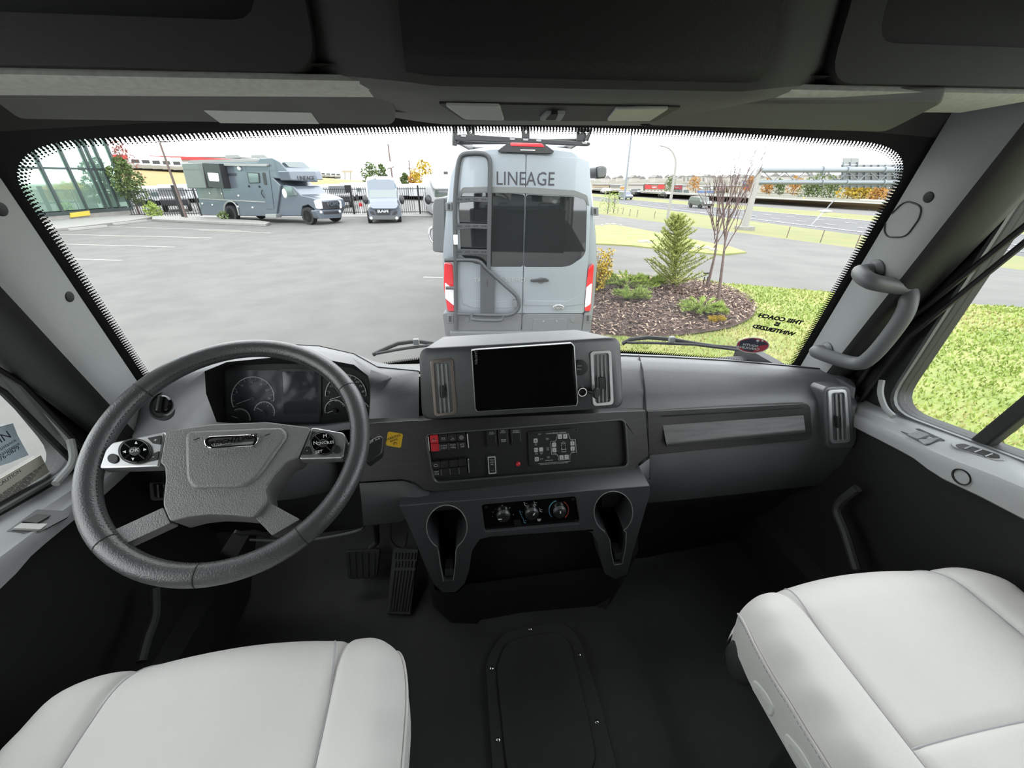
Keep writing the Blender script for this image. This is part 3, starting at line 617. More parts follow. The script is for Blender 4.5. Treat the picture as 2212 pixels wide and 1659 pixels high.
b.tube([fw.at(x, y, -.0050) for x, y in ((1212, 957.5), (1217, 954.5), (1221.5, 956.5), (1221.5, 958.5), (1212.5, 959))], .0005, 4, closed=True); b.tube([fw.at(x, y, -.0050) for x, y in ((1213, 971.5), (1222.5, 971), (1222.3, 975.5), (1213.5, 976))], .0006, 4, closed=True)
for a in (((1212.3, 961), (1212.6, 964)), ((1221.6, 960.5), (1221.9, 963.5)), ((1213, 967), (1213.2, 971)), ((1222, 966.5), (1222.3, 970.5))): b.tube([fw.at(*a[0], -.005), fw.at(*a[1], -.005)], .0006, 4)
ob('panel_diagram', b, 'print', lvp)
for s, x, y in (('AUTO', 1157.5, 959), ('LEVEL', 1157.8, 961.3), ('AUTO', 1158.5, 979), ('STORE', 1158.7, 981.3), ('MANUAL', 1169.5, 978), ('LEVEL', 1169.6, 980.3), ('CANCEL', 1169.5, 991.5), ('EXCESS', 1182, 947), ('SLOPE', 1182, 949.5), ('NOT IN', 1183.5, 967), ('PARK', 1183.5, 969.5), ('BRAKE', 1183.7, 972), ('TRAVEL', 1184.5, 986.5), ('MODE', 1184.7, 989), ('RAISE', 1197, 955), ('LOWER', 1198, 979), ('RAISE', 1236, 951.5), ('LOWER', 1237.5, 976.3)): tx(s, x, y, .0024)
tx('WARNING!', 1186, 994.5, .0042); tx('UNDERSTAND OPERATORS MANUAL BEFORE USING. BLOCK FRAME AND TIRES', 1198, 999, .0024); tx('SECURELY BEFORE REMOVING TIRES OR CRAWLING UNDER VEHICLE', 1197, 1001.7, .0024)
for x, y in ((1144.5, 936.5), (1245, 928.5), (1248, 997.5), (1148, 1005)): ob('panel_screw', B().lathe([(.0022, 0), (.0018, .001)], 10, Matrix.Translation(fw.at(x, y, -.0065)) @ fw.M.to_3x3().to_4x4()), 'frit', lvp)
# yellow parking brake decal
dc = thing('parking_brake_decal', 'small yellow square parking brake decal stuck beside the steering wheel', 'decal', fw.at(852, 950, .005))
ob('decal_sheet', plate(fw, rq([(838, 932), (871, 937), (866, 968), (833, 962)], 5), .004, .0048), 'yellow', dc)
def dt(s, x, y, sz, an=20): text(s, sz, Matrix.Translation(fw.at(x, y, .005)) @ fw.M.to_3x3().to_4x4() @ Matrix.Rotation(R(an), 4, 'Z'), 'ink', dc, ext=.0002)
dt('PARKING', 849, 945, .0085); dt('BRAKE', 851, 951, .0062); dt('(P)', 853, 958, .009)
# ---- centre console with cup holders and climate controls
fcn = pl3(aY(895, 1230, .775), aY(1380, 1190, .775), aY(865, 1093, .745))
cs = thing('centre_console', 'black lower centre console with two cup holders and climate knobs', 'console', (.03, .82, .05))
cupL = [(966+44*math.cos(a), 1139+47*math.sin(a)) for a in [math.pi*2*i/28 for i in range(28)]]
def cuphole(cx, cy, rx, ry, slot):
    p = [(cx+rx*math.cos(R(a)), cy+ry*math.sin(R(a))) for a in range(118, 118+305, 12)]
    return p+slot
hL = cuphole(965, 1139, 44, 48, [(985, 1188), (984, 1215), (979, 1254), (958, 1255), (950, 1215), (947, 1190)])
hR = cuphole(1325, 1107, 42, 46, [(1353, 1150), (1352, 1180), (1344, 1218), (1326, 1221), (1320, 1190), (1317, 1165)])
face = [(862, 1093), (1404, 1049), (1404, 1068), (1392, 1110), (1372, 1180), (1356, 1240), (1330, 1252), (1306, 1240), (1296, 1210), (1290, 1172), (1278, 1152), (1262, 1146), (1060, 1160), (1036, 1166), (1020, 1190), (1014, 1230), (1004, 1262), (985, 1280), (955, 1280), (936, 1262), (918, 1222), (893, 1160)]
hv = rq([(1040, 1091), (1244, 1073), (1253, 1132), (1048, 1150)], 7)
ob('console_face', plate(fcn, face, -.10, .004, [hL, hR, hv]), 'dash', cs, bev=.006, seg=3)
ob('pocket_back', B().loft([[aY(x, y, .83) for x, y in ((1000, 1150), (1310, 1125), (1335, 1235), (1310, 1290), (1000, 1310), (955, 1270))], [aY(x, y, .98) for x, y in ((1000, 1150), (1310, 1125), (1335, 1235), (1310, 1290), (1000, 1310), (955, 1270))]]), 'trimblack', cs)
rows = [[aY(x, y, .79) for x, y in ((905, 1190), (940, 1275), (985, 1282), (1010, 1262), (1295, 1225), (1330, 1252), (1356, 1240), (1378, 1160))], [aY(x, y, .80) for x, y in ((925, 1240), (940, 1300), (985, 1325), (1040, 1340), (1270, 1318), (1320, 1290), (1345, 1250), (1378, 1180))], [aZ(x, y, .02) for x, y in ((930, 1250), (935, 1310), (975, 1345), (1040, 1352), (1250, 1338), (1310, 1315), (1345, 1260), (1380, 1190))]]
ob('console_base', B().grid([[tuple(p) for p in r_] for r_ in rows]), 'trimblack', cs, ang=60)
ob('console_body', B().bx(-.20, .30, .86, 1.15, .02, .62), 'trimblack', cs, bev=.02)
for h, cx, cy, rx, ry in ((hL, 965, 1139, 44, 48), (hR, 1325, 1107, 42, 46)):
    q = [fcn.px(x, y, .003) for x, y in h]
    cup = ob('cup_holder', B().grid([[fcn.w(u, v, .001) for u, v in q], [fcn.w(u, v, -.11) for u, v in q]], cu=True), 'trimblack', cs)
    c0 = fcn.at(cx, cy); r_ = (fcn.at(cx+rx, cy)-c0).length
    ob('cup_floor', plate(fcn, h, -.112, -.108, off=.003), 'frit', cup)
    sx_, sy_ = (h[-4] if cx < 1100 else h[-4]); ax = (h[-4][0]+h[-3][0])/2; ay = (h[-4][1]+h[-3][1])/2
    ob('slot_clip', plate(fcn, [(ax-8, ay-24), (ax+10, ay-25), (ax+9, ay-4), (ax-7, ay-3)], -.05, -.012), 'pillar', cup, bev=.002)
    ob('cup_rim', B().tube([fcn.at(x, y, .004) for x, y in h], .0014, 6, closed=True), 'pillar', cup)
hp_ = ob('climate_panel', plate(fcn, hv, -.03, -.004), 'gloss', cs)
for x, y in ((1050, 1095), (1052, 1142), (1238, 1078), (1244, 1124)): ob('panel_screw', B().lathe([(.0045, 0), (.0045, .002), (.002, .003)], 12, Matrix.Translation(fcn.at(x, y, -.004)) @ fcn.M.to_3x3().to_4x4()), 'key', hp_)
for x, y, a in ((1087, 1110, 180), (1148, 1105, 72), (1208, 1101, 100)):
    M_ = Matrix.Translation(fcn.at(x, y, -.004)) @ fcn.M.to_3x3().to_4x4()
    k = ob('climate_knob', B().lathe([(.0165, 0), (.016, .010), (.0145, .015), (.012, .016)], 26, M_), 'key', cs)
    ob('knob_rim', B().lathe([(.0168, .001), (.0172, .006), (.0165, .011)], 26, M_, cap=False), 'silver', k)
    ob('knob_pointer', B().box((.010, 0, .0163), (.009, .0035, .0008), M_ @ Matrix.Rotation(R(a), 4, 'Z')), 'white', k)
def ct(s, x, y, sz=.006, m='print'): text(s, sz, Matrix.Translation(fcn.at(x, y, -.0036)) @ fcn.M.to_3x3().to_4x4(), m, hp_, 'panel_text')
for s, x, y in (('1', 1070, 1100), ('2', 1085, 1092), ('3', 1101, 1097), ('4', 1109, 1112), ('o', 1064, 1116), ('*', 1065, 1107)): ct(s, x, y)
for k, x, y in ((0, 1135, 1090), (1, 1156, 1088), (2, 1168, 1103), (3, 1125, 1108), (4, 1133, 1127)):
    b = B(); b.tube([fcn.at(x+dx, y+dy, -.0036) for dx, dy in ((-2, -3), (-1, 2), (3, 3))], .0007, 4); b.ball(fcn.at(x-2.5, y-4.5, -.0036), .0011, n=6, m=4); b.tube([fcn.at(x+dx, y+dy, -.0036) for dx, dy in ((0, -2), (4, -2))], .0005, 4)
    ob('mode_symbol', b, 'print' if k < 3 else 'blue', hp_)
ob('defrost_symbol', plate(fcn, [(1160, 1121), (1169, 1121), (1167, 1126), (1162, 1126)], -.004, -.0034), 'print', hp_)
ob('cold_arc', B().tube([fcn.at(x, y, -.0034) for x, y in arc(1207, 1102, 21, 105, 225, 14)], .0012, 5), 'blue', hp_)
ob('warm_arc', B().tube([fcn.at(x, y, -.0034) for x, y in arc(1207, 1102, 21, 60, -48, 14)], [.0006+.0011*i/14 for i in range(15)], 5), 'orange', hp_)
ob('mode_arc', B().tube([fcn.at(x, y, -.0034) for x, y in arc(1148, 1106, 23, 190, 222, 8)], .0007, 5), 'blue', hp_)
ob('air_button', plate(fcn, rq([(1110, 1125), (1124, 1124), (1125, 1135), (1112, 1136)], 2), -.004, 0), 'key', hp_, bev=.001)
# ================================================================ STEERING WHEEL
tw, ww = R(56.2), R(10.3)
wn = V((math.sin(ww)*math.cos(tw), -math.cos(ww)*math.cos(tw), math.sin(tw))); e1 = V((0, 0, 1)).cross(wn).normalized()
sw = Fr((-.515, .628, .888), e1, wn.cross(e1))
st = thing('steering_wheel', 'black leather steering wheel with silver button pods and stitched rim', 'steering wheel', sw.o)
def cw(r, a, n=0): return sw.w(r*math.cos(a), r*math.sin(a), n)
RM = .2055
ob('rim', B().tube([cw(RM, 2*math.pi*i/96) for i in range(96)], .0175, 16, closed=True, up=tuple(sw.n)), 'leather', st)
def sa(x, y): u, v = sw.px(x, y); return math.atan2(v, u)
for x, y in ((300, 838), (770, 830), (425, 1260), (640, 1140), (250, 1160)):
    a = sa(x, y); c = cw(RM, a); d = cw(RM, a+.01)-c; d.normalize(); q = d.to_track_quat('Z', 'Y').to_matrix().to_4x4()
    ob('rim_seam', B().lathe([(.0176, -.0012), (.0181, 0), (.0176, .0012)], 20, Matrix.Translation(c) @ q, cap=False), 'frit', st)
b = B()
for i in range(190):
    a = 2*math.pi*i/190
    for s in (-1, 1):
        c = cw(RM-.0155, a+.004*s, .0085); c2 = cw(RM-.0165, a+.012*s, .0050); b.tube([c, c2], .0009, 4)
ob('stitching', b, 'tread', st, kind='stuff')
hub = [(358, 931), (455, 916), (577, 911), (671, 923), (643, 989), (619, 998), (590, 1030), (573, 1056), (577, 1083), (549, 1118), (500, 1113), (455, 1111), (410, 1116), (367, 1127), (351, 1090), (357, 1035), (355, 1007), (345, 1000)]
ob('hub_pad', plate(sw, rq(hub, 8, 3), -.045, .012), 'hubpad', st, bev=.011, seg=4)
ob('pad_panel', plate(sw, rq([(398, 930), (610, 921), (622, 940), (560, 1028), (530, 1052), (414, 1055), (400, 1035)], 18, 5), .004, .0165), 'hubpad', st, bev=.007, seg=4)
bd = ob('badge', plate(sw, rq([(440, 950), (452, 942), (545, 938), (559, 944), (556, 956), (546, 964), (452, 969), (441, 962)], 8, 4), .012, .021, off=.02), 'chrome', st, bev=.002, label='oval chrome badge with raised lettering')
ob('badge_field', plate(sw, rq([(450, 951), (458, 947), (543, 943), (551, 947), (548, 955), (542, 959), (457, 964), (450, 960)], 6, 4), .02, .0216, off=.021), 'ink', bd)
M_ = Matrix.Translation(sw.at(501, 951.5, .0218)) @ sw.M.to_3x3().to_4x4() @ Matrix.Rotation(R(1.5), 4, 'Z')
text('FREIGHTLINER', .0125, M_, 'chrome', bd, sh=.25, ext=.0006, sx=.95, bold=.0002)
ob('badge_band', plate(sw, rq([(455, 959), (548, 954), (544, 959), (458, 964)], 2), .0214, .0222, off=.022), 'silver', bd)
text('CUSTOM CHASSIS', .0040, Matrix.Translation(sw.at(501, 958.8, .0225)) @ sw.M.to_3x3().to_4x4() @ Matrix.Rotation(R(1.5), 4, 'Z'), 'ink', bd, ext=.0002)
for x, y in ((425, 949), (578, 940)):
    ob('horn_mark', B().tube([sw.at(x+dx, y+dy, .0165) for dx, dy in ((-6, 1), (-2, 0), (2, -2), (6, -3))], .0009, 5), 'trimblack', st)
def pod(cor, cx, cy, rx, ry, corner_keys, small, syms):
    p = ob('button_pod', plate(sw, rq(cor, 7), -.016, .008), 'silver', st, bev=.003, label='silver spoke pod with black round keypad')
    ob('keypad_ring', plate(sw, ci(cx, cy, rx, 32, ry), .007, .0115), 'key', p, bev=.001)
    ob('keypad', plate(sw, ci(cx, cy, rx*.9, 32, ry*.9), .011, .0135), 'gloss', p, bev=.002)
    for a in (45, 135, 225, 315):
        c, s = math.cos(R(a)), math.sin(R(a)); ob('keypad_gap', B().tube([sw.at(cx+rx*.35*c, cy+ry*.35*s, .0137), sw.at(cx+rx*.88*c, cy+ry*.88*s, .0137)], .0008, 4), 'frit', p)
    ob('ok_button', plate(sw, ci(cx, cy, rx*.34, 20, ry*.34), .013, .0155), 'key', p, bev=.001)
    for cn, s in corner_keys:
        ob('corner_key', plate(sw, rq(cn, 2), .007, .0095), 'key', p, bev=.001)
        mx = sum(q[0] for q in cn)/len(cn); my = sum(q[1] for q in cn)/len(cn); text(s, .009, Matrix.Translation(sw.at(mx, my, .0098)) @ sw.M.to_3x3().to_4x4(), 'print', p, 'key_text')
    ob('thumb_button', plate(sw, ci(*small, 18, small[2]*.88), .007, .0105), 'key', p, bev=.001)
    for k, (x, y, s) in enumerate(syms):
        if s in 'ULRD':
            d = {'U': ((-3, 2), (3, 2), (0, -4)), 'D': ((-3, -2), (3, -2), (0, 4)), 'L': ((3, -3), (3, 3), (-4, 0)), 'R': ((-3, -3), (-3, 3), (4, 0))}[s]
            ob('arrow_mark', B().prism([sw.px(x+dx, y+dy, .0136) for dx, dy in d], .0135, .0139, sw.M), 'white', p)
        else: text(s, .0075 if len(s) > 2 else .009, Matrix.Translation(sw.at(x, y, .0158 if k == 0 else .0139)) @ sw.M.to_3x3().to_4x4(), 'print', p, 'key_text')
pod([(212, 1012), (226, 972), (242, 955), (358, 932), (352, 960), (344, 1008)], 290, 974, 36, 28, [([(318, 946), (348, 940), (346, 960), (330, 958)], '+'), ([(308, 1000), (340, 992), (343, 974), (334, 978)], '-')], (243, 990, 12), [(290, 973, 'OK'), (294, 957, 'U'), (287, 991, 'D'), (269, 976, 'L'), (313, 971, 'R')])
pod([(673, 922), (742, 934), (748, 944), (742, 989), (645, 992)], 697, 957, 28, 26, [([(674, 931), (692, 935), (676, 950), (668, 950)], '+'), ([(660, 964), (669, 964), (674, 981), (651, 982)], '-')], (726, 970, 11), [(697, 957, 'CNCL'), (702, 942, 'M'), (689, 976, 'SET'), (681, 957, 'N'), (714, 956, 'RES')])
for cor in ([(243, 1146), (352, 1096), (368, 1130), (268, 1176)], [(549, 1116), (581, 1085), (648, 1122), (588, 1157)]):
    ob('lower_spoke', plate(sw, rq(cor, 4), -.020, .004), 'hubpad', st, bev=.006, seg=3)
for cor in ([(205, 1100), (262, 1135), (285, 1180), (225, 1190)], [(560, 1170), (630, 1112), (700, 1090), (690, 1150), (600, 1195)], [(735, 930), (780, 880), (788, 960), (745, 1000)], [(215, 960), (250, 945), (212, 1030), (180, 1010)]):
    pass
# column, shroud and stalk
cb = sw.w(0, -.03, -.045); ce = V((-.50, .93, .60))
ss = thing('steering_shroud', 'dark grey shroud behind the steering wheel with its gear stalk', 'shroud', ce)
d = (ce-cb).normalized(); q = d.to_track_quat('Z', 'Y').to_matrix().to_4x4(); L = (ce-cb).length
ob('column_shroud', B().lathe([(.03, 0), (.055, .03), (.065, .10), (.070, .2), (.07, L)], 24, Matrix.Translation(cb) @ q), 'dash', ss)
ob('gear_stalk', B().tube([sw.at(690, 985, -.07), sw.at(770, 962, -.055), sw.at(800, 955, -.045)], [.009, .010, .011], 10), 'key', ss)
ob('stalk_grip', plate(sw, rq([(790, 955), (820, 939), (829, 945), (826, 978), (795, 1000), (786, 990)], 8), -.062, -.035), 'key', ss, bev=.006, seg=3)
text('OFF  A-B', .006, Matrix.Translation(sw.at(808, 952, -.0345)) @ sw.M.to_3x3().to_4x4() @ Matrix.Rotation(R(18), 4, 'Z'), 'print', ss)
ob('tilt_lever', B().tube([aY(580, 1158, .78), aY(550, 1150, .74), aY(520, 1152, .72), aY(508, 1148, .715)], [.006, .006, .005, .004], 8), 'key', ss)
ob('under_dash_rod', B().tube(spl([aY(540, 1166, .95), aY(650, 1168, .93), aY(760, 1150, .90), aY(785, 1137, .86)], 6), .004, 6), 'dim', da)
# ================================================================ PEDALS, FLOOR HATCH
ap = thing('accelerator_pedal', 'ribbed black accelerator pedal standing on the floor', 'pedal', aZ(860, 1328, .01))
fa = pl3(aZ(834, 1326, .012), aZ(886, 1329, .012), aY(849, 1182, 1.03))
ob('pedal_plate', plate(fa, rq([(834, 1326), (849, 1182), (904, 1186), (886, 1329)], 3), -.014, .0), 'tread', ap, bev=.003)
b = B()
for k in range(7):
    t = (k+.5)/7; a = (lp(839, 883, t), 1322); c = (lp(850, 898, t), 1232); ob('pedal_rib', B().tube([fa.at(*a, .002), fa.at(*c, .002)], .0026, 6), 'rubber', ap)
    for y0, y1 in ((1226, 1212), (1208, 1194)): ob('pedal_rib', B().tube([fa.at(lp(850, 898, t)+.6, y0, .002), fa.at(lp(852, 901, t), y1, .002)], .0026, 6), 'rubber', ap)
bp = thing('brake_pedal', 'black brake pedal with ridged pad left of the accelerator', 'pedal', aY(785, 1245, .95))
fb = pl3(aY(748, 1250, .97), aY(815, 1246, .97), aY(745, 1192, 1.02))
ob('brake_pad', plate(fb, rq([(745, 1190), (822, 1186), (815, 1248), (752, 1252)], 7), -.02, .0), 'rubber', bp, bev=.004)
for k in range(5): ob('pad_ridge', B().tube([fb.at(754+k*14, 1194, .001), fb.at(757+k*13, 1246, .001)], .002, 5), 'tread', bp)
ob('pedal_arm', B().tube([fb.at(785, 1200, -.02), aY(815, 1170, 1.06), aY(812, 1130, 1.02)], .010, 8), 'tread', bp)
# seat belt / wire loop under the dash
wl = ob('hanging_wire', B().tube(spl([aY(845, 1120, .84), aY(845, 1165, .85), aY(862, 1182, .85), aY(876, 1178, .85), aY(880, 1150, .84)], 6), .0018, 6), 'key', label='thin black wire looping down beside the centre console', cat='wire')
hz = .052
def hz_(x, y): return aZ(x, y, hz)
ho = rq([(1048, 1425), (1082, 1368), (1130, 1352), (1215, 1340), (1252, 1372), (1300, 1520), (1335, 1659), (1350, 1760), (1085, 1800), (1062, 1659)], 26, 5)
hi = rq([(1072, 1440), (1092, 1385), (1135, 1372), (1205, 1362), (1232, 1385), (1275, 1560), (1290, 1640), (1260, 1700), (1110, 1720), (1092, 1650)], 22, 5)
fz = Fr((0, .6, hz), (1, 0, 0), (0, 1, 0))
ht = thing('floor_hatch', 'black removable floor hatch plate fixed with silver screws', 'hatch', fz.at(1180, 1520))
ob('hatch_flange', plate(fz, ho, -.03, .004), 'rubber', ht, bev=.004)
ob('hatch_panel', plate(fz, hi, .003, .012), 'rubber', ht, bev=.006, seg=3)
for x, y in ((1145, 1358), (1062, 1443), (1251, 1414), (1076, 1598), (1290, 1560)):
    ob('hatch_screw', B().lathe([(.0052, 0), (.0052, .002), (.003, .0035)], 14, Matrix.Translation(fz.at(x, y, .004))), 'chrome', ht)
for lab, pts in (('black', ((1830, 1010), (1815, 1075), (1805, 1110), (1830, 1160), (1850, 1210), (1856, 1230))),):
    sb = ob('cable_cover', B().tube(spl([aX(1852, 1055, .90), aX(1820, 1080, .895), aX(1808, 1105, .89), aX(1825, 1150, .88), aX(1850, 1230, .87)], 6), .011, 8), 'tread', label='black corrugated cable sleeve on the passenger footwell wall', cat='cable')
sb = ob('cable_cover', B().tube(spl([aX(335, 1270, -.88), aX(335, 1330, -.87), aX(318, 1380, -.86), aX(305, 1430, -.85)], 6), .010, 8), 'tread', label='black cable sleeve rising left of the driver seat', cat='cable')
for k in range(7):   # ribbed carpet mats at the toe boards
    pass
# ================================================================ SEATS
def seat(name, lab, cx, yf, zt, hw, lever):
    t_ = thing(name, lab, 'seat', (cx, yf-.25, 0))
    rr, se = .075, .045
    def top(s, t):
        """s -1..1 across, t 0..1 from front skirt to the rear"""
        if t < .3: ph = R(lp(-35, 90, t/.3)); y = -rr+rr*math.cos(ph); z = zt-rr+rr*math.sin(ph)
        else: y = lp(-rr, -.50, (t-.3)/.7); z = zt-.02*(t-.3)/.7
        k = max(0, min(1, (y+.13)/.13)); h = hw-.055*(1-math.sqrt(max(0, 1-k*k)))-.012*max(0, (y+.3)/.3 if y > -.3 else 0)*0
        cv = .035*(1-min(1, abs(s))**2); y += cv*max(0, 1-t/.9)    # convex front edge
        a = abs(s); sg = 1 if s >= 0 else -1
        if a <= .8: x = a/.8*(h-se); dz = 0
        elif a <= .95: ps = R(lp(90, 0, (a-.8)/.15)); x = h-se+se*math.cos(ps); dz = -se+se*math.sin(ps)
        else: x = h-.004*(a-.95)/.05; dz = -se-.075*(a-.95)/.05
        z += dz
        xs = .60*hw
        g = math.exp(-((x-xs)/.007)**2); z -= .007*g*(t > .06)
        if x > xs: z += .012*math.sin(math.pi*min(1, (x-xs)/(h-xs+.001)))
        else: z += .006*math.cos(x/xs*math.pi/2)
        if x < xs: z -= .006*math.exp(-((t-.60)/.010)**2)
        wr_ = .0022*math.sin(y*95+sg)*math.exp(-((a-.86)/.06)**2); z += wr_
        return V((cx+sg*x, yf+y, z))
    sx_ = .60*hw/(hw-se)*.8
    for s0, s1, t0, t1, nm in ((-1, -sx_, 0, 1, 'side_bolster'), (sx_, 1, 0, 1, 'side_bolster'), (-sx_, sx_, 0, .60, 'cushion_front'), (-sx_, sx_, .60, 1, 'cushion_rear')):
        rows = [[top(s, t) for s in seqf(s0, s1, 36)] for t in seqf(t0, t1, 60 if t1-t0 > .9 else 40)]
        ob(nm, B().grid(rows), 'seat', t_, ang=70)
    for s in (-sx_, sx_): ob('seam', B().tube([top(s, t)+V((0, 0, .0005)) for t in seqf(.1, 1, 40)], .0014, 5), 'piping', t_)
    ob('seam', B().tube([top(s, .60)+V((0, 0, .0005)) for s in seqf(-sx_, sx_, 24)], .0014, 5), 'piping', t_)
    for s in (-.925, .925):
        ob('edge_piping', B().tube([top(s, t)+V((.002*(1 if s > 0 else -1), 0, .001)) for t in seqf(.16, 1, 50)], .0022, 6), 'seat', t_)
        b = B()
        for i in range(70):
            t = .18+.8*i/70; b.tube([top(s*1.015, t)+V((.0012*(1 if s > 0 else -1), 0, 0)), top(s*1.015, t+.006)+V((.0012*(1 if s > 0 else -1), 0, 0))], .0009, 4)
        ob('stitching', b, 'piping', t_, kind='stuff')
    ob('cushion_underside', B().bx(cx-hw+.05, cx+hw-.05, yf-.48, yf-.07, zt-.16, zt-.055), 'tread', t_, bev=.01)
    ob('seat_pedestal', B().bx(cx-.17, cx+.17, yf-.46, yf-.12, 0.0, zt-.15), 'rubber', t_, bev=.02)
    # backrest and headrest behind
    rows = []
    for z, ww_, dp in ((zt-.06, .22, .05), (zt, .245, .07), (zt+.3, .25, .07), (zt+.55, .22, .06), (zt+.62, .17, .03)):
        yb = yf-.53-(z-zt)*.18; rows.append([V((cx+ww_*math.cos(a)*(1 if abs(math.cos(a)) > .02 else 1), yb+dp*math.sin(a)*1.0, z)) for a in [2*math.pi*i/24 for i in range(24)]])
    ob('backrest', B().loft(rows), 'seat', t_)
    ob('headrest', B().ball((cx, yf-.67, zt+.74), (.13, .05, .09)), 'seat', t_)
    if lever:
        for (x, y, zz, ln) in ((1660, 1505, .47, .05), (1738, 1632, .47, .055)):
            c = aX(x, y, cx-hw+.012); f = Fr(c, (0, 1, 0), (0, .15, 1))
            l = ob('adjust_lever', B().prism(rq([(-ln*.5, -.014), (ln*.5, -.018), (ln*.55, .006), (.0, .020), (-ln*.5, .016)], .010, 4), -.012, .006, f.M), 'lever', t_, bev=.004, label='pale grey adjustment lever')
            ob('lever_recess', B().prism(rq([(-ln*.3, -.008), (ln*.3, -.010), (ln*.3, .004), (-ln*.3, .009)], .005, 3), -.0125, -.0115, f.M), 'label', l)
        ob('belt_buckle', B().ball(aX(1600, 1430, cx-hw+.03), (.02, .035, .05)), 'tread', t_)
    return t_
seat('driver_seat', 'pale beige leather driver seat with a wide stitched cushion behind the steering wheel', -.52, .452, .60, .285, False)
seat('passenger_seat', 'pale beige leather passenger seat with grey side levers', .645, .432, .60, .285, True)
# ================================================================ DOOR LEDGE DETAILS
def ledge(o_, x, y):
    o = [c for c in o_.children if c.name.startswith('sill_ledge')][0]; d = ray(x, y)
    ok, l, n, i = o.ray_cast(CAM, d.normalized()); return l, (n if n.dot(d) < 0 else -n)
bpy.context.view_layer.update()
def lframe(dr, pts):
    a, b_, c = [ledge(dr, *p)[0] for p in pts]; f = pl3(a, b_, c)
    if f.n.dot(CAM-a) < 0: f = Fr(a, f.ey, f.ex)
    return f
f = lframe(D1, [(1965, 945), (2030, 950), (1990, 930)])
k = ob('lock_recess', plate(f, rq([(1944, 931), (1985, 925), (2042, 950), (1998, 962)], 4), -.004, .002), 'dash', D1, bev=.001)
ob('lock_paddle', plate(f, rq([(1958, 938), (1985, 930), (2008, 938), (1982, 948)], 4), .001, .008), 'pillar', k, bev=.003)
ob('lock_tab', plate(f, rq([(1983, 949), (2030, 945), (2010, 955), (1996, 958)], 2), .001, .006), 'silver', k, bev=.001)
f = lframe(D1, [(2075, 965), (2150, 985), (2120, 968)])
vg = rq([(2052, 956), (2075, 953), (2168, 984), (2172, 994), (2150, 994), (2060, 965)], 8)
k = ob('defrost_outlet', plate(f, vg, -.004, .003), 'pillar', D1, bev=.001)
ob('outlet_throat', plate(f, [(lp(x, 2112, .18), lp(y, 975, .22)) for x, y in vg], .002, .0036), 'frit', k)
for x, y in ((2090, 967), (2112, 974), (2135, 983)): ob('outlet_louvre', B().tube([f.at(x-8, y+3, .004), f.at(x+8, y-3, .004)], .0016, 5), 'dash', k)
l, n = ledge(D1, 2078, 1030); q = n.to_track_quat('Z', 'Y').to_matrix().to_4x4()
ob('round_opening', B().lathe([(.0165, -.002), (.0175, .003), (.015, .002), (.015, -.001)], 24, Matrix.Translation(l) @ q), 'frit', D1)
ob('divider_bar', B().prism([(.555, .775), (.585, .775), (.395, 1.53), (.365, 1.53)], .985, 1.02, Matrix(((0, 0, 1, 0), (1, 0, 0, 0), (0, 1, 0, 0), (0, 0, 0, 1)))), 'seal', D1, bev=.006)
ob('divider_bar', B().prism([(.54, .775), (.57, .775), (.395, 1.53), (.365, 1.53)], .985, 1.02, Matrix(((0, 0, -1, 0), (1, 0, 0, 0), (0, 1, 0, 0), (0, 0, 0, 1)))), 'seal', D2, bev=.006)
for dr, sx in ((D1, 1), (D2, -1)):
    pts = [aX(1905, 822, .95), aX(1902, 850, .94), aX(1912, 880, .94), aX(1930, 900, .935)] if sx > 0 else [aX(152, 950, -.95), aX(158, 985, -.94), aX(150, 1010, -.94), aX(120, 1045, -.935)]
    ob('corner_lip', B().tube(spl(pts, 5), .007, 8), 'pillar', dr)
f = lframe(D2, [(60, 1130), (120, 1115), (75, 1110)])
k = ob('window_switch_recess', plate(f, rq([(12, 1149), (80, 1152), (150, 1115), (150, 1104), (80, 1100)], 5), -.004, .002), 'dash', D2, bev=.001)
ob('window_switch', plate(f, rq([(48, 1126), (80, 1110), (112, 1112), (80, 1130)], 3), .001, .008), 'key', k, bev=.002)
ob('switch_tab', plate(f, rq([(28, 1141), (45, 1130), (103, 1131), (88, 1143)], 2), .001, .007), 'label', k, bev=.001)
# ================================================================ DECALS ON GLASS
GP = [c for c in wr.children if c.name.startswith('glass_pane')][0]
def onglass(x, y):
    ok, l, n, i = GP.ray_cast(CAM, ray(x, y).normalized()); return l
def gframe(a, b_, c): return pl3(onglass(*a), onglass(*b_), onglass(*c))
f = gframe((1648, 712), (1700, 722), (1662, 680)); off = .004
wd = thing('winterized_notice', 'black mirrored winterized notice lettered on the lower right windshield', 'notice', f.at(1680, 702, off))
for s, (xa, ya), (xb, yb) in (('THIS COACH', (1644, 682), (1728, 697)), ('IS', (1671, 699), (1686, 702)), ('WINTERIZED', (1629, 705), (1713, 722))):
    p = f.at(xa, ya, off); p2 = f.at(xb, yb, off); ex = (p2-p).normalized(); fr2 = Fr((p+p2)/2, ex, f.ey+f.ex*.18)
    wdt = (p2-p).length/ {10: 6.55, 2: .95}[len(s)] * 1.0
    text(s, .0195, fr2.M @ Matrix.Diagonal((-1.0, 1, 1, 1)), 'ink', wd, ext=.0002, bold=.0011, sx=1.0)
f = gframe((1595, 760), (1655, 763), (1600, 732))
oc_ = thing('souvenir_sticker', 'oval red and navy sticker facing outward at the windshield bottom', 'sticker', f.at(1626, 748, off))
ov = [(1626+36*math.cos(a), 746+17*math.sin(a)) for a in [2*math.pi*i/28 for i in range(28)]]
mat('navy', (.03, .035, .06), .5); mat('stred', (.42, .03, .05), .5)
ob('sticker_rim', plate(f, ov, off-.0006, off), 'label', oc_); ob('sticker_field', plate(f, [(lp(x, 1626, .06), lp(y, 746, .1)) for x, y in ov], off, off+.0003), 'stred', oc_)
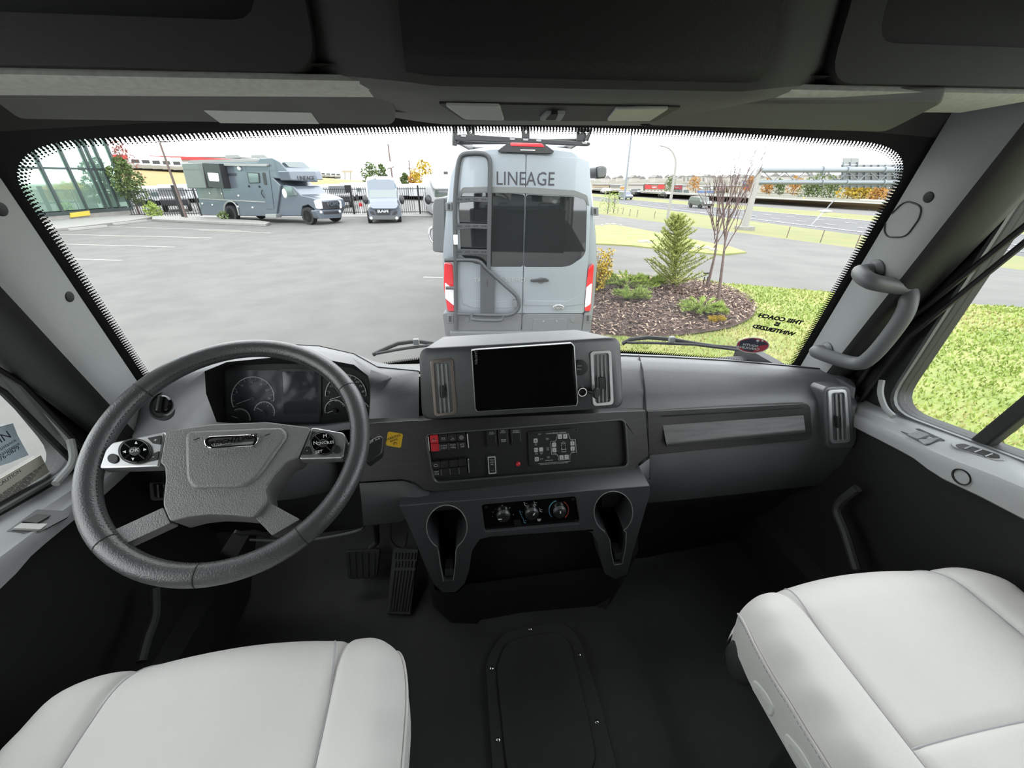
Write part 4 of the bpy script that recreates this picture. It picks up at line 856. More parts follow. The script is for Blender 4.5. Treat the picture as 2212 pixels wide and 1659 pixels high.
ob('sticker_band', plate(f, [(1600, 737), (1625, 731), (1655, 741), (1660, 744), (1640, 747), (1625, 760), (1608, 757), (1596, 748)], off+.0003, off+.0006), 'navy', oc_)
for s, x, y, z_ in (('SOUTH', 1621, 746, .013), ('CAROLINA', 1616, 752, .013)): text(s, z_, Matrix.Translation(f.at(x, y, off+.0009)) @ f.M.to_3x3().to_4x4() @ Matrix.Rotation(R(-8), 4, 'Z') @ Matrix.Diagonal((-1, 1, 1, 1)), 'label', oc_, ext=.0002, bold=.0003)
ob('tree_mark', plate(f, ci(1637, 736, 3.5, 12, 2.4), off+.0006, off+.0009), 'label', oc_); ob('moon_mark', plate(f, ci(1647, 736.5, 2.2, 10, 2.0), off+.0006, off+.0009), 'label', oc_)
ob('tree_trunk', B().tube([f.at(1637, 738, off+.0008), f.at(1635, 742, off+.0008)], .0004, 4), 'label', oc_)
# driver window stickers
fl_ = Fr((-1.004, .5, .8), (0, 1, 0), (0, 0, 1)); fl_ = Fr(fl_.o, (0, 1, 0), (0, 0, 1))
sgn = .001 if fl_.n.x > 0 else -.001
mat('paper', (.50, .60, .66), .6, alpha=.8); mat('creampaper', (.62, .60, .50), .6, alpha=.92)
s_ = thing('assistance_sticker', 'pale blue assistance sticker on the driver window', 'sticker', fl_.at(20, 960))
ob('sticker_sheet', plate(fl_, [(-70, 940), (28, 914), (38, 940), (62, 983), (20, 1000), (-70, 1030)], .0, sgn), 'paper', s_)
def ft(s, x, y, sz, par, an): text(s, sz, Matrix.Translation(fl_.at(x, y, sgn*1.2)) @ fl_.M.to_3x3().to_4x4() @ Matrix.Rotation(R(an), 4, 'Z'), 'navy', par, al='RIGHT', ext=.0001)
ft('TIFFIN', 22, 937, .022, s_, 0); ft('Roadside Assistance', 34, 950, .010, s_, 0); ft('For Roadside Assistance', 42, 957, .010, s_, 0); ft('Call: 877-276-0879', 42, 966, .012, s_, 0)
c_ = thing('caution_sticker', 'cream caution sticker below the blue one on the driver window', 'sticker', fl_.at(50, 1030))
ob('sticker_sheet', plate(fl_, [(-70, 1075), (88, 983), (107, 1020), (-70, 1130)], .0, sgn), 'creampaper', c_)
ft('CAUTION', 45, 1016, .010, c_, 0)
for k in range(7): ft('lower the window before operating the mirror', 96-k*6, 998+k*8+4, .006, c_, 0)
# ================================================================ WIPERS
def wiper(lab, arm, blade, out):
    t = thing('windshield_wiper', lab, 'wiper', onglass(*arm[0])+V((0, .03, 0)))
    def P(x, y, k): l = onglass(x, y); return l+(l-CAM).normalized()*k
    ob('wiper_arm', B().tube([P(x, y, .045) for x, y in arm], .007, 8), 'trimblack', t)
    ob('wiper_blade', B().tube([P(x, y, .02) for x, y in blade], .005, 6), 'rubber', t)
    ob('blade_clip', B().box((0, 0, 0), (.02, .015, .02), Matrix.Translation(P(*out, .035))), 'pillar', t, bev=.003)
wiper('black wiper resting at the windshield bottom left of the display', [(806, 766), (840, 750), (860, 742), (900, 737), (935, 742)], [(812, 764), (850, 757), (880, 752), (935, 745)], (899, 738))
wiper('black wiper resting at the windshield bottom right of the display', [(1345, 742), (1362, 733), (1400, 729), (1450, 733), (1500, 742), (1540, 748), (1590, 752)], [(1355, 740), (1420, 741), (1500, 744), (1595, 756)], (1451, 733))
# ================================================================ OUTDOOR GROUND
mat('asphalt', (0.1075, 0.1041, 0.0989), .9, var=.10, vs=1.3, bump=.5, bs=60)
mat('asphalt2', (0.1085, 0.1043, 0.0980), .9, var=.12, vs=.5, bump=.4, bs=60)
mat('highwaytop', (0.0863, 0.0863, 0.0885), .9, var=.08, vs=.2)
mat('concrete', (0.2250, 0.2175, 0.2025), .85, var=.08, vs=3)
mat('pale', (0.2700, 0.2625, 0.2475), .85)
mat('lawn', (0.1500, 0.1980, 0.0420), .9, col2=(.26, .25, .09), vs=1.1)
mat('verge', (0.1700, 0.1573, 0.0510), .9, col2=(.13, .145, .045), vs=.35)
mat('drygrass', (0.1800, 0.1237, 0.0525), .95, col2=(.17, .12, .06), vs=.15)
mat('goldgrass', (0.2250, 0.1650, 0.0525), .95, col2=(.20, .16, .06), vs=.08)
mat('farland', (0.1125, 0.1013, 0.0675), .95, col2=(.10, .10, .07), vs=.02)
mat('paint', (0.3150, 0.3000, 0.2550), .8); mat('paintw', (0.3375, 0.3375, 0.3300), .8)
mat('mulch', (0.0808, 0.0522, 0.0408), .95, var=.4, vs=40)
mat('chipA', (0.1615, 0.1045, 0.0808), .9); mat('chipB', (0.0808, 0.0494, 0.0408), .9); mat('chipC', (0.3990, 0.2945, 0.2185), .9)
mat('bark', (.13, .095, .085), .9, var=.2, vs=30); mat('twig', (.115, .075, .075), .9)
mat('juniper', (0.2500, 0.3250, 0.0750), .8, var=.25, vs=30); mat('larch', (0.3000, 0.3375, 0.0938), .8, var=.2, vs=30)
mat('leafgreen', (.085, .125, .035), .8, var=.3, vs=3); mat('leafgold', (.42, .29, .025), .8, var=.25, vs=3); mat('leafred', (.20, .06, .045), .8, var=.25, vs=3); mat('leaforange', (.36, .18, .04), .8, var=.3, vs=2)
def PZ(pts, z): return [aZ(x, y, z) for x, y in pts]
L0 = [(1200, 585), (1308, 592), (1510, 604), (1560, 614), (1800, 634), (2030, 655), (2212, 668), (2700, 712), (3600, 795)]
w0 = PZ(L0, GZ)
lot = [V((-110, -25, GZ)), V((30, -25, GZ))]+w0[::-1]+[V((8, 60, GZ)), V((12, 110, GZ)), V((-110, 110, GZ))]
ob('parking_lot', poly(lot), 'asphalt', kind='structure', label='grey asphalt parking lot', flat=True)
# bands of the lower ground to the right: (line, height)
xs = [1120, 1250, 1400, 1600, 1800, 2000, 2212, 2700, 3600]
def ln(p, q): return lambda x: p[1]+(q[1]-p[1])*(x-p[0])/(q[0]-p[0])
def L0y(x):
    for a, b_ in zip(L0, L0[1:]):
        if x <= b_[0]: return ln(a, b_)(x)
    return ln(L0[-2], L0[-1])(x)
g3, g4, g5, g6, g7 = ln((1290, 462), (2212, 584)), ln((1390, 447), (1872, 510)), ln((1390, 434), (1893, 478)), ln((1390, 427), (1898, 467)), ln((1390, 420), (1907, 455))
def g8(x): return min(ln((1390, 417), (1909, 441))(x), g7(x)-1.5)
def line(g, z): return [aZ(x, g(x), z) for x in xs]
Z3, Z4 = -2.4, -3.6
rows = [[aZ(x, L0y(x), GZ) for x in xs], [aZ(x, lp(L0y(x), g3(x), .55), lp(GZ, Z3, .45)) for x in xs], line(g3, Z3)]
ob('access_road', B().grid(rows), 'asphalt2', kind='structure', label='pale asphalt access road beside the lawn')
A3, A4, A5, A6, A7 = line(g3, Z3), line(g4, Z4), line(g5, Z4), line(g6, Z4), line(g7, Z4); A8 = line(g8, -2.6)
ob('road_verge', B().grid([A3, A4]), 'verge', kind='structure', label='yellow green verge between road and highway')
hwy = ob('highway', B().grid([A4, A5]), 'highwaytop', kind='structure', label='dark asphalt highway with white lane marks')
ob('median_strip', B().grid([A5, A6]), 'verge', kind='structure', label='narrow grass median of the highway')
ob('far_carriageway', B().grid([A6, A7]), 'asphalt2', kind='structure', label='far pale carriageway of the highway')
ob('dry_bank', B().grid([A7, A8]), 'drygrass', kind='structure', label='brown dry grass bank beyond the highway')
far = [[p for p in A8], [aD(x, 402, 330) for x in xs], [aD(x, 392, 800) for x in xs], [aD(x, 384.5+3*math.sin(x*.011)+(1.5 if x < 1600 else -3), 1100) for x in xs]]
far[1] = [V((p.x, p.y, -9)) for p in far[1]]
ob('far_land', B().grid(far), 'farland', kind='structure', label='distant land rising to the skyline')
# grass hill behind the fence
top = [(-300, 372), (100, 370), (300, 366), (400, 372), (560, 378), (690, 383), (760, 389), (860, 396), (960, 399), (1120, 400)]
ob('grass_hill', B().grid([[aD(x, 420, 75) for x, y in top], [aD(x, lp(408, y, .6)+2*math.sin(x*.02), 95) for x, y in top], [aD(x, y, 118) for x, y in top], [aD(x, y+4, 200) for x, y in top]]), 'goldgrass', kind='structure', label='golden dry grass hill behind the fenced lot')
# highway marks
def hw(t, s): return (A4[1]*(1-t)+A5[1]*t)*(1-s)+(A4[7]*(1-t)+A5[7]*t)*s+V((0, 0, .03))
def strip(t, s0, s1, w_): return B().add([hw(t-w_, s0), hw(t-w_, s1), hw(t+w_, s1), hw(t+w_, s0)], [(0, 1, 2, 3)])
ob('edge_line', strip(.16, .0, 1, .016), 'paintw', hwy); ob('edge_line', strip(.96, .0, 1, .012), 'paintw', hwy)
for t in (.40, .66):
    for k in range(26):
        s = 1-(.985-.03*(t > .5))*((k+.2)/26)**.5 if False else .02+k*.038+(.015 if t > .5 else 0); ob('lane_dash', strip(t, s, s+.014, .011), 'paintw', hwy)
# guard rail along the bank
gr = thing('guard_rail', 'long pale guard rail along the far side of the highway', 'guard rail', A7[3])
ob('rail', B().tube([p+V((0, 0, .8)) for p in A7], .22, 6), 'pale', gr)
for k in range(40):
    t = k/40*5.5; i = int(t); p = lv(A7[i+1], A7[i+2], t-i) if i+2 < len(A7) else A7[-1]
    ob('rail_post', B().box((p.x, p.y, p.z+.35), (.18, .18, .8)), 'concrete', gr)
# island between the roads
isl = [(1284, 528), (1284, 489), (1320, 485), (1400, 500), (1500, 520), (1580, 536), (1612, 547), (1560, 552), (1440, 541), (1360, 532)]
def road_z(x, y):   # height of the access road under this line of sight
    o = bpy.data.objects['access_road']; ok, l, n, i = o.ray_cast(CAM, ray(x, y).normalized()); return l
bpy.context.view_layer.update()
iw = [road_z(x, y) for x, y in isl]
il = ob('grass_island', B().add([p+V((0, 0, .06)) for p in iw]+[p-V((0, 0, .1)) for p in iw], [tuple(range(10))]+[(i, (i+1) % 10, 10+(i+1) % 10, 10+i) for i in range(10)]), 'lawn', kind='structure', label='grass island between the two roads')
for k, (x, y) in enumerate(((1300, 490), (1312, 487), (1325, 487), (1340, 490), (1384, 527), (1395, 526), (1405, 528), (1490, 541), (1502, 538), (1514, 542), (1526, 540), (1540, 544))):
    p = road_z(x, y); ob('stone', B().ball(p+V((0, 0, .08)), (.14+.05*(k % 3), .14, .10), n=7, m=5), 'pale', label='pale rock edging the grass island between the roads', cat='rock', group='rocks along the grass island', flat=True)
# lawn beside the truck, kerb and bed
w1 = PZ(L0, GZ)
lawnp = [V((1.55, -10, GZ+.03)), V((1.55, 6.0, GZ+.03))]+[p+V((0, 0, .03)) for p in w1]+[V((26, -10, GZ+.03))]
ob('lawn', poly(lawnp), 'lawn', kind='structure', label='bright green lawn right of the truck', flat=True)
kr = thing('kerb', 'pale concrete kerb along the lawn and mulch bed', None, w1[1], kind='structure')
for a, b_ in zip(w1[:3], w1[1:3]):
    n = max(2, int((b_-a).length/1.5))
    for i in range(n):
        p, q = lv(a, b_, i/n+.004), lv(a, b_, (i+1)/n-.004); ob('kerb_stone', B().tube([p+V((0, 0, .04)), q+V((0, 0, .04))], .09, 4), 'concrete', kr, flat=True)
for i in range(10): ob('kerb_stone', B().bx(1.40, 1.56, -6+i*1.2, -6+i*1.2+1.18, GZ, GZ+.13), 'concrete', kr, bev=.01)
bed = [(1210, 600), (1300, 600), (1400, 603), (1500, 606), (1560, 618), (1610, 645), (1634, 672), (1622, 692), (1580, 712), (1500, 724), (1400, 730), (1290, 728), (1210, 722)]
bw = PZ(rq(bed, 25, 3), GZ+.03); bc = sum(bw, V())/len(bw)
def bedz(p): return GZ+.03+.14*max(0, 1-((p.x-bc.x)/2.6)**2-((p.y-bc.y)/2.6)**2)
rows = []
for k in seqf(0, 1, 8): rows.append([(lambda q: V((q.x, q.y, bedz(q)+.015*(k > .02)-.04*(k < .02))))(lv(p, bc, k)) for p in bw])
bo = ob('mulch_bed', B().grid(rows, cu=True), 'mulch', kind='structure', label='dark mulch planting bed beyond the van')
b = B(); me_i = []
def inpoly(x, y, P):
    c = False
    for i in range(len(P)):
        a, d_ = P[i-1], P[i]
        if (a.y > y) != (d_.y > y) and x < (d_.x-a.x)*(y-a.y)/(d_.y-a.y)+a.x: c = not c
    return c
x0, x1, y0, y1 = min(p.x for p in bw), max(p.x for p in bw), min(p.y for p in bw), max(p.y for p in bw)
n = 0
while n < 11000:
    x, y = random.uniform(x0, x1), random.uniform(y0, y1)
    if not inpoly(x, y, bw): continue
    z = bedz(V((x, y, 0)))+.02+random.uniform(0, .025); a = random.uniform(0, 6.28); l = random.uniform(.018, .05); w_ = random.uniform(.006, .013); t1_, t2_ = random.uniform(-.5, .5), random.uniform(-.5, .5)
    c, s = math.cos(a), math.sin(a); k = len(b.v)
    b.v += [(x+c*l*i-s*w_*j, y+s*l*i+c*w_*j, z+i*l*t1_+j*w_*t2_) for i, j in ((-1, -1), (1, -1), (1, 1), (-1, 1))]; b.f.append((k, k+1, k+2, k+3)); me_i.append(random.choice((0, 0, 1, 1, 1, 2))); n += 1
me = bpy.data.meshes.new('bark_chips'); me.from_pydata(b.v, [], b.f)
for m_ in ('chipA', 'chipB', 'chipC'): me.materials.append(MATS[m_])
me.polygons.foreach_set('material_index', me_i)
ob('bark_chips', me, None, label='loose brown bark chips covering the planting bed', cat='bark chips', kind='stuff')
# grass blades near the truck
b = B(); lw = [p for p in lawnp]; mi = []; n = 0
while n < 52000:
    x = 1.6+random.random()**1.2*11; y = random.uniform(-3, 9.5)
    if not inpoly(x, y, lw) or inpoly(x, y, bw): continue
    a = random.uniform(0, 6.28); h = random.uniform(.025, .06); wd_ = .006+.0012*x; lx, ly = random.uniform(-.03, .03), random.uniform(-.03, .03); k = len(b.v)
    b.v += [(x-wd_*math.cos(a), y-wd_*math.sin(a), GZ+.03), (x+wd_*math.cos(a), y+wd_*math.sin(a), GZ+.03), (x+lx, y+ly, GZ+.03+h)]; b.f.append((k, k+1, k+2))
    g = math.sin(x*1.3+y*.4)+math.sin(y*1.7-x*.3)*.7+random.uniform(-1.2, 1.2); mi.append(2 if g > 1.35 else (1 if g > .2 else 0)); n += 1
mat('bladeA', (0.1955, 0.2645, 0.0460), .8); mat('bladeB', (0.2760, 0.3220, 0.0747), .8); mat('bladeC', (0.3680, 0.3220, 0.1380), .85)
me = bpy.data.meshes.new('grass_blades'); me.from_pydata(b.v, [], b.f)
for m_ in ('bladeA', 'bladeB', 'bladeC'): me.materials.append(MATS[m_])
me.polygons.foreach_set('material_index', mi)
ob('grass_blades', me, None, label='short green and straw grass blades of the lawn', cat='grass', kind='stuff')
# parking stripes and wheel stops
pk = thing('parking_stripes', 'pale painted parking bay stripes on the lot', None, aZ(300, 512, GZ), kind='structure')
for a, b_ in (((60, 505), (457, 514)), ((80, 526), (377, 534)), ((100, 558), (263, 563)), ((915, 599), (957, 600)), ((430, 497), (585, 503)), ((240, 490), (520, 498))):
    p, q = aZ(*a, GZ), aZ(*b_, GZ); d = (q-p).normalized(); s = V((-d.y, d.x, 0))*.055; ob('stripe', B().add([p-s+V((0, 0, .006)), q-s+V((0, 0, .006)), q+s+V((0, 0, .006)), p+s+V((0, 0, .006))], [(0, 1, 2, 3)]), 'paint', pk)
for (a, b_), lab in ((((150, 499), (232, 491)), 'pale concrete wheel stop nearer the truck, before the glass building'), (((246, 487), (318, 479)), 'pale concrete wheel stop nearer the fence, before the glass building')):
    p, q = aZ(*a, GZ), aZ(*b_, GZ); d = (q-p).normalized(); s = V((-d.y, d.x, 0)); sec = lambda c: [c+s*x+V((0, 0, z)) for x, z in ((-.09, 0), (.09, 0), (.06, .13), (-.06, .13))]
    ob('wheel_stop', B().loft([sec(p), sec(q)]), 'pale', label=lab, cat='wheel stop', group='wheel stops in the lot', bev=.02)
sidew = PZ([(70, 505), (150, 497), (290, 480), (330, 472), (300, 466), (60, 476), (-200, 500), (-200, 530)], GZ)
ob('pavement', B().prism([(p.x, p.y) for p in sidew], GZ, GZ+.14), 'concrete', kind='structure', label='pale concrete pavement in front of the glass building', bev=.02)
med = PZ([(330, 478), (575, 489), (585, 485), (560, 481), (330, 470)], GZ)
ob('kerb_island', B().prism([(p.x, p.y) for p in med], GZ, GZ+.14), 'concrete', kind='structure', label='low kerbed island behind the parking bays', bev=.02)
ob('fence_apron', B().add(PZ([(290, 470), (960, 467), (960, 459), (290, 464)], GZ+.01), [(0, 1, 2, 3)]), 'concrete', kind='structure', label='concrete strip along the fence')
# ================================================================ PLANTS OF THE BED
def tri_leaf(b, p, d, l, w_):
    d = d.normalized(); s = d.cross(V((random.uniform(-1, 1), random.uniform(-1, 1), random.uniform(-1, 1)))); s = s.normalized() if s.length > 1e-4 else V((1, 0, 0)); k = len(b.v)
    b.v += [tuple(p-s*w_), tuple(p+s*w_), tuple(p+d*l)]; b.f.append((k, k+1, k+2))
def juniper(lab, x, y, wd, ht, m='juniper'):
    c = aZ(x, y, GZ+.1); c.z = bedz(c); t = thing('juniper_shrub', lab, 'shrub', c, group='shrubs in the mulch bed'); b = B(); st_ = B()
    for i in range(46):
        a = random.uniform(0, 6.28); r = wd*random.uniform(.5, 1); tip = c+V((math.cos(a)*r, math.sin(a)*r*.8, ht*random.uniform(.35, 1)*(1.25-.6*r/wd))); mid_ = lv(c, tip, .55)+V((0, 0, ht*.15)); P = spl([c, mid_, tip], 6)
        st_.tube(P[::3], .006, 4)
        for p_ in P[3:]:
            for j in range(9):
                d = (tip-c).normalized()+V((random.uniform(-.9, .9), random.uniform(-.9, .9), random.uniform(-.2, .9))); tri_leaf(b, p_, d, random.uniform(.04, .10)*(1 if wd > .3 else .6), .009)
    ob('stems', st_, 'bark', t); ob('foliage', b, m, t, flat=True, kind='stuff')
juniper('low juniper with flat sprays against the kerb behind the bed', 1352, 628, .75, .35)
juniper('bright small juniper in the middle of the bed', 1362, 655, .38, .28)
juniper('spreading juniper in front of the bare trees', 1510, 682, .55, .26)
juniper('yellow green juniper left of the larch, near the van', 1400, 622, .5, .3)
juniper('tiny yellow plant low in the mulch', 1545, 697, .14, .08, 'leafgold')
# yellow shrub half hidden by the van
c = aZ(1285, 640, GZ); t = thing('yellow_shrub', 'yellow leaved shrub half hidden behind the van', 'shrub', c); b = B(); s_ = B()
for i in range(40):
    tip = c+V((random.uniform(-.5, .35), random.uniform(-.4, .4), random.uniform(.35, 1.05))); s_.tube([c, lv(c, tip, .6)+V((0, 0, .1)), tip], [.01, .006, .003], 5)
    for j in range(42): tri_leaf(b, lv(c, tip, random.uniform(.4, 1.05))+V((random.uniform(-.06, .06), random.uniform(-.06, .06), random.uniform(-.06, .06))), V((random.uniform(-1, 1), random.uniform(-1, 1), random.uniform(-.4, .6))), .06, .020)
ob('stems', s_, 'bark', t); ob('foliage', b, 'leafgold', t, flat=True, kind='stuff')
# larch
c = aZ(1452, 640, GZ); c.z = bedz(c); tp = aD(1463, 462, math.hypot(c.x-CAM.x, c.y)); H = tp.z-c.z
t = thing('young_larch', 'young feathery green larch standing in the mulch bed', 'tree', c); ob('trunk', B().tube([c, lv(c, tp, .5)+V((.03, 0, 0)), tp], [.035, .02, .004], 7), 'bark', t)
b = B(); s_ = B()
for i in range(120):
    k = .04+.92*(i/120); p0 = lv(c, tp, k); a = i*2.4; r = (.66*(1-k)**.8+.06)*random.uniform(.65, 1.1); tip = p0+V((math.cos(a)*r, math.sin(a)*r, r*random.uniform(.35, .8)))
    P = spl([p0, lv(p0, tip, .5)-V((0, 0, .03)), tip], 7); s_.tube(P[::3]+[P[-1]], .005, 4)
    for p_ in P[1:]:
        for j in range(8): tri_leaf(b, p_, V((random.uniform(-1, 1), random.uniform(-1, 1), random.uniform(-.3, 1)))+(tip-p0).normalized()*.6, random.uniform(.05, .10), .007)
ob('branches', s_, 'bark', t); ob('needles', b, 'larch', t, flat=True, kind='stuff')
# two bare young trees
def bare(lab, bx_, by_, top_, spread, seed):
    rd = random.Random(seed); c = aZ(bx_, by_, GZ); c.z = bedz(c)-.02; D_ = math.hypot(c.x-CAM.x, c.y); pts = [aD(x, y, D_) for x, y in top_]; t = thing('bare_tree', lab, 'tree', c, group='bare young trees in the bed')
    ob('trunk', B().tube(spl([c]+pts, 5), [.038]+[max(.010, .036-.0016*i) for i in range(5*len(pts))], 7), 'bark', t); s_ = B(); k = 0
    def grow(p, d, l, r, lev):
        q = p+d*l; m = lv(p, q, .5)+V((rd.uniform(-.04, .04), rd.uniform(-.04, .04), 0))*l; s_.tube([p, m, q], [r, r*.85, r*.65], 5)
        if lev == 0: return
        for _ in range(rd.choice((2, 2, 3))):
            e = (d+V((rd.uniform(-spread, spread), rd.uniform(-spread, spread), rd.uniform(.05, .55)))).normalized(); grow(lv(p, q, rd.uniform(.55, 1)), e, l*rd.uniform(.6, .85), r*.62, lev-1)
    for i in range(7):
        a = i*.9+rd.uniform(-.3, .3); f_ = .42+.55*i/8; p = lv(pts[0], pts[-1], f_*.8); d = V((math.cos(a)*.42, math.sin(a)*.4, 1)).normalized(); grow(p, d, (pts[-1].z-c.z)*.27, .012, 3)
    ob('branches', s_, 'twig', t)
bare('bare young tree with a leaning trunk beside the larch', 1524, 636, [(1535, 590), (1546, 540), (1552, 480), (1556, 420)], .42, 3)
bare('bare young tree with the straighter trunk at the bed edge', 1548, 665, [(1556, 610), (1562, 560), (1570, 490), (1580, 400)], .40, 11)
st_ = thing('path_light', 'small black stake light behind the bare trees', 'stake light', aZ(1522, 616, GZ))
for dx in (-4, 3): ob('stake', B().tube([aZ(1522+dx, 618, GZ+.1), aZ(1522+dx, 618, GZ+.1)+V((0, 0, .22))], .012, 6), 'ink', st_)
ob('head', B().box((*aZ(1522, 617, GZ)[:2], GZ+.30), (.16, .06, .04)), 'ink', st_)
# fence posts on the verge
for k, (x, y, h) in enumerate(((1772, 523, 1.0), (1848, 534, 1.0), (1700, 511, .9), (1334, 459, .9), (1345, 461, .9), (1360, 465, .9), (1376, 467, .9), (1413, 471, .9))):
    p = aZ(x, y, Z3); ob('verge_post', B().tube([p-V((0, 0, .1)), p+V((.03, 0, h*.7))], .028, 5), 'bark', label='thin weathered fence post on the roadside verge', cat='post', group='fence posts on the verge')
# ================================================================ GREY CAMPER VAN AHEAD (seen from behind)
mat('vanpaint', (.265, .295, .32), .28, .45, coat=.6); mat('vandark', (.12, .125, .125), .4, .2)
mat('bumper', (0.0935, 0.0968, 0.0990), .55); mat('rackblack', (.016, .016, .017), .45); mat('ladder', (.032, .035, .038), .5)
mat('tint', (.012, .014, .014), .03, spec=1.0, coat=1); mat('tailred', (.50, .012, .02), .12, coat=1); mat('tailwhite', (.75, .75, .78), .15, coat=1)
mat('tyre', (.018, .018, .018), .85); mat('rim', (.25, .25, .26), .4, .6); mat('rimdark', (.03, .03, .03), .4, .5)
mat('decalgrey', (.022, .022, .028), .5)
fv_ = Fr((.6985, 5.293, GZ), (.988, -.154, 0), (0, 0, 1))
def z5(pts): return [(900+x/3.457, 260+y/3.457) for x, y in pts]
vn = thing('camper_van', 'grey high roof camper van with a rear ladder parked straight ahead', 'van', fv_.o)
prof = [(.955, .30), (1.01, .50), (1.03, .85), (1.02, 1.40), (.97, 1.75), (.90, 2.15), (.835, 2.45), (.76, 2.60), (.62, 2.69), (.35, 2.725), (0, 2.735)]
full = prof+[(-x, z) for x, z in prof[-2::-1]]
def vw(u, z, y): return fv_.w(u, z, -y)
rings = []
for y, k, zt in ((.02, .985, 2.70), (.05, 1, 2.735), (1.0, 1, 2.735), (3.6, 1, 2.735), (4.3, .97, 2.70), (4.7, .93, 2.35), (5.2, .92, 1.55), (5.75, .86, 1.25), (5.95, .72, 1.0)):
    rings.append([vw(u*k, min(z, z if z < .8 else .8+(z-.8)*(zt-.8)/(2.735-.8)), y) for u, z in full])
ob('body', B().loft(rings), 'vanpaint', vn, ang=35)
lwin = rq(z5([(312, 600), (332, 548), (500, 543), (700, 545), (808, 556), (795, 1095), (560, 1095), (420, 1066), (330, 1010)]), 7, 4); rwin = rq(z5([(816, 556), (1180, 572), (1262, 598), (1272, 640), (1262, 985), (1238, 1025), (1150, 1085), (1090, 1097), (800, 1097)]), 7, 4)
ldoor = rq(z5([(330, 246), (814, 254), (786, 1442), (300, 1440), (262, 1060), (285, 560), (300, 330)]), 6); rdoor = rq(z5([(822, 256), (1230, 285), (1290, 310), (1305, 560), (1280, 1060), (1248, 1440), (792, 1442)]), 6)
for nm, dpoly, win, lab in (('rear_door', ldoor, lwin, 'left rear door behind the ladder'), ('rear_door', rdoor, rwin, 'right rear door with the door handle')):
    d_ = ob(nm, plate(fv_, dpoly, -.03, .035, [win]), 'vanpaint', vn, bev=.012, seg=3, label=lab)
    ob('window_glass', plate(fv_, win, -.02, .022), 'tint', d_)
lin = rq(z5([(312, 548), (345, 500), (560, 494), (820, 497), (1180, 522), (1275, 560), (1290, 640), (1274, 632), (1262, 592), (1180, 566), (815, 548), (500, 537), (340, 542), (318, 596)]), 4)
ob('recess_shade', plate(fv_, lin, .02, .055), 'vandark', vn, bev=.008)  # darker plate painting the shade of the recessed surface above the windows
for poly in ([(330, 1250), (345, 1300), (420, 1345), (600, 1352), (785, 1350), (785, 1400), (420, 1400), (345, 1370)], [(800, 1262), (820, 1345), (1130, 1352), (1200, 1310), (1255, 1262), (1250, 1370), (1140, 1385), (800, 1380)]):
    ob('door_crease', plate(fv_, rq(z5(poly), 4), .03, .045), 'vanpaint', vn, bev=.012)
lb = rq(z5([(300, 1448), (784, 1448), (778, 1600), (310, 1600)]), 5); rb = rq(z5([(790, 1448), (1246, 1448), (1230, 1600), (784, 1600)]), 5)
for p_ in (lb, rb): ob('lower_door_panel', plate(fv_, p_, -.02, .04), 'bumper', vn, bev=.01)
ob('bumper_corner', plate(fv_, rq(z5([(190, 1440), (300, 1430), (310, 1620), (215, 1620)]), 6), -.15, .05), 'bumper', vn, bev=.02); ob('bumper_corner', plate(fv_, rq(z5([(1250, 1440), (1305, 1430), (1300, 1620), (1230, 1620)]), 6), -.15, .05), 'bumper', vn, bev=.02)
ob('rear_bumper', B().bx(-.98, .98, .30, .50, -.1, .10, fv_.M), 'bumper', vn, bev=.03)
for c_ in ([(205, 1062), (268, 1075), (278, 1240), (280, 1430), (230, 1425), (200, 1240)], [(1325, 1070), (1283, 1105), (1268, 1230), (1254, 1425), (1298, 1425), (1310, 1300)]):
    P_ = rq(z5(c_), 4); tl = ob('tail_light', plate(fv_, P_, -.08, .05), 'tailred', vn, bev=.012)
    y0, y1 = (1225, 1345) if c_[0][0] < 700 else (1225, 1385)
    if c_[0][0] < 700: W_ = [(210, 1210), (276, 1262), (278, 1385), (214, 1330)]
    else: W_ = [(1268, 1248), (1310, 1215), (1300, 1372), (1256, 1400)]
    ob('reverse_lens', plate(fv_, rq(z5(W_), 3), .03, .056), 'tailwhite', tl, bev=.006)
br = ob('brake_light_housing', plate(fv_, rq(z5([(602, 228), (680, 168), (950, 172), (1030, 232), (1010, 248), (620, 236)]), 6), -.05, .10), 'rackblack', vn, bev=.03, seg=3)
ob('brake_light', plate(fv_, rq(z5([(700, 165), (935, 172), (958, 200), (700, 192)]), 3), .05, .108), 'tailred', br, bev=.006)
ob('camera_bar', plate(fv_, z5([(775, 217), (885, 219), (885, 226), (775, 224)]), .09, .11), 'label', br)
text('LINEAGE', .205, Matrix.Translation(fv_.at(1134.5, 387.5, .038)) @ fv_.M.to_3x3().to_4x4() @ Matrix.Rotation(R(-1.2), 4, 'Z'), 'decalgrey', vn, ext=.001, bold=.0005, sx=.86, track=1.02)
text('TRANSIT 350HD', .075, Matrix.Translation(fv_.at(1079, 605, .04)) @ fv_.M.to_3x3().to_4x4(), 'silver', vn, ext=.002, sx=1.12, track=1.15)
bd = ob('oval_badge', plate(fv_, ci(1206.5, 664.5, 12.3, 28, 6), .03, .055), 'chrome', vn, bev=.004); ob('badge_field', plate(fv_, ci(1206.5, 664.5, 10.5, 28, 4.7), .05, .058), 'vandark', bd)
text('Ford', .055, Matrix.Translation(fv_.at(1206.5, 664.5, .059)) @ fv_.M.to_3x3().to_4x4(), 'silver', bd, sh=.35, ext=.001, sx=1.3)
hd = ob('door_handle', plate(fv_, rq(z5([(850, 1192), (960, 1180), (988, 1192), (985, 1206), (870, 1210), (852, 1206)]), 2), .03, .075), 'rackblack', vn, bev=.008)
ob('handle_cup', plate(fv_, ci(1168.5, 606, 8.5, 20, 7.5), .02, .04), 'vandark', vn, bev=.004)
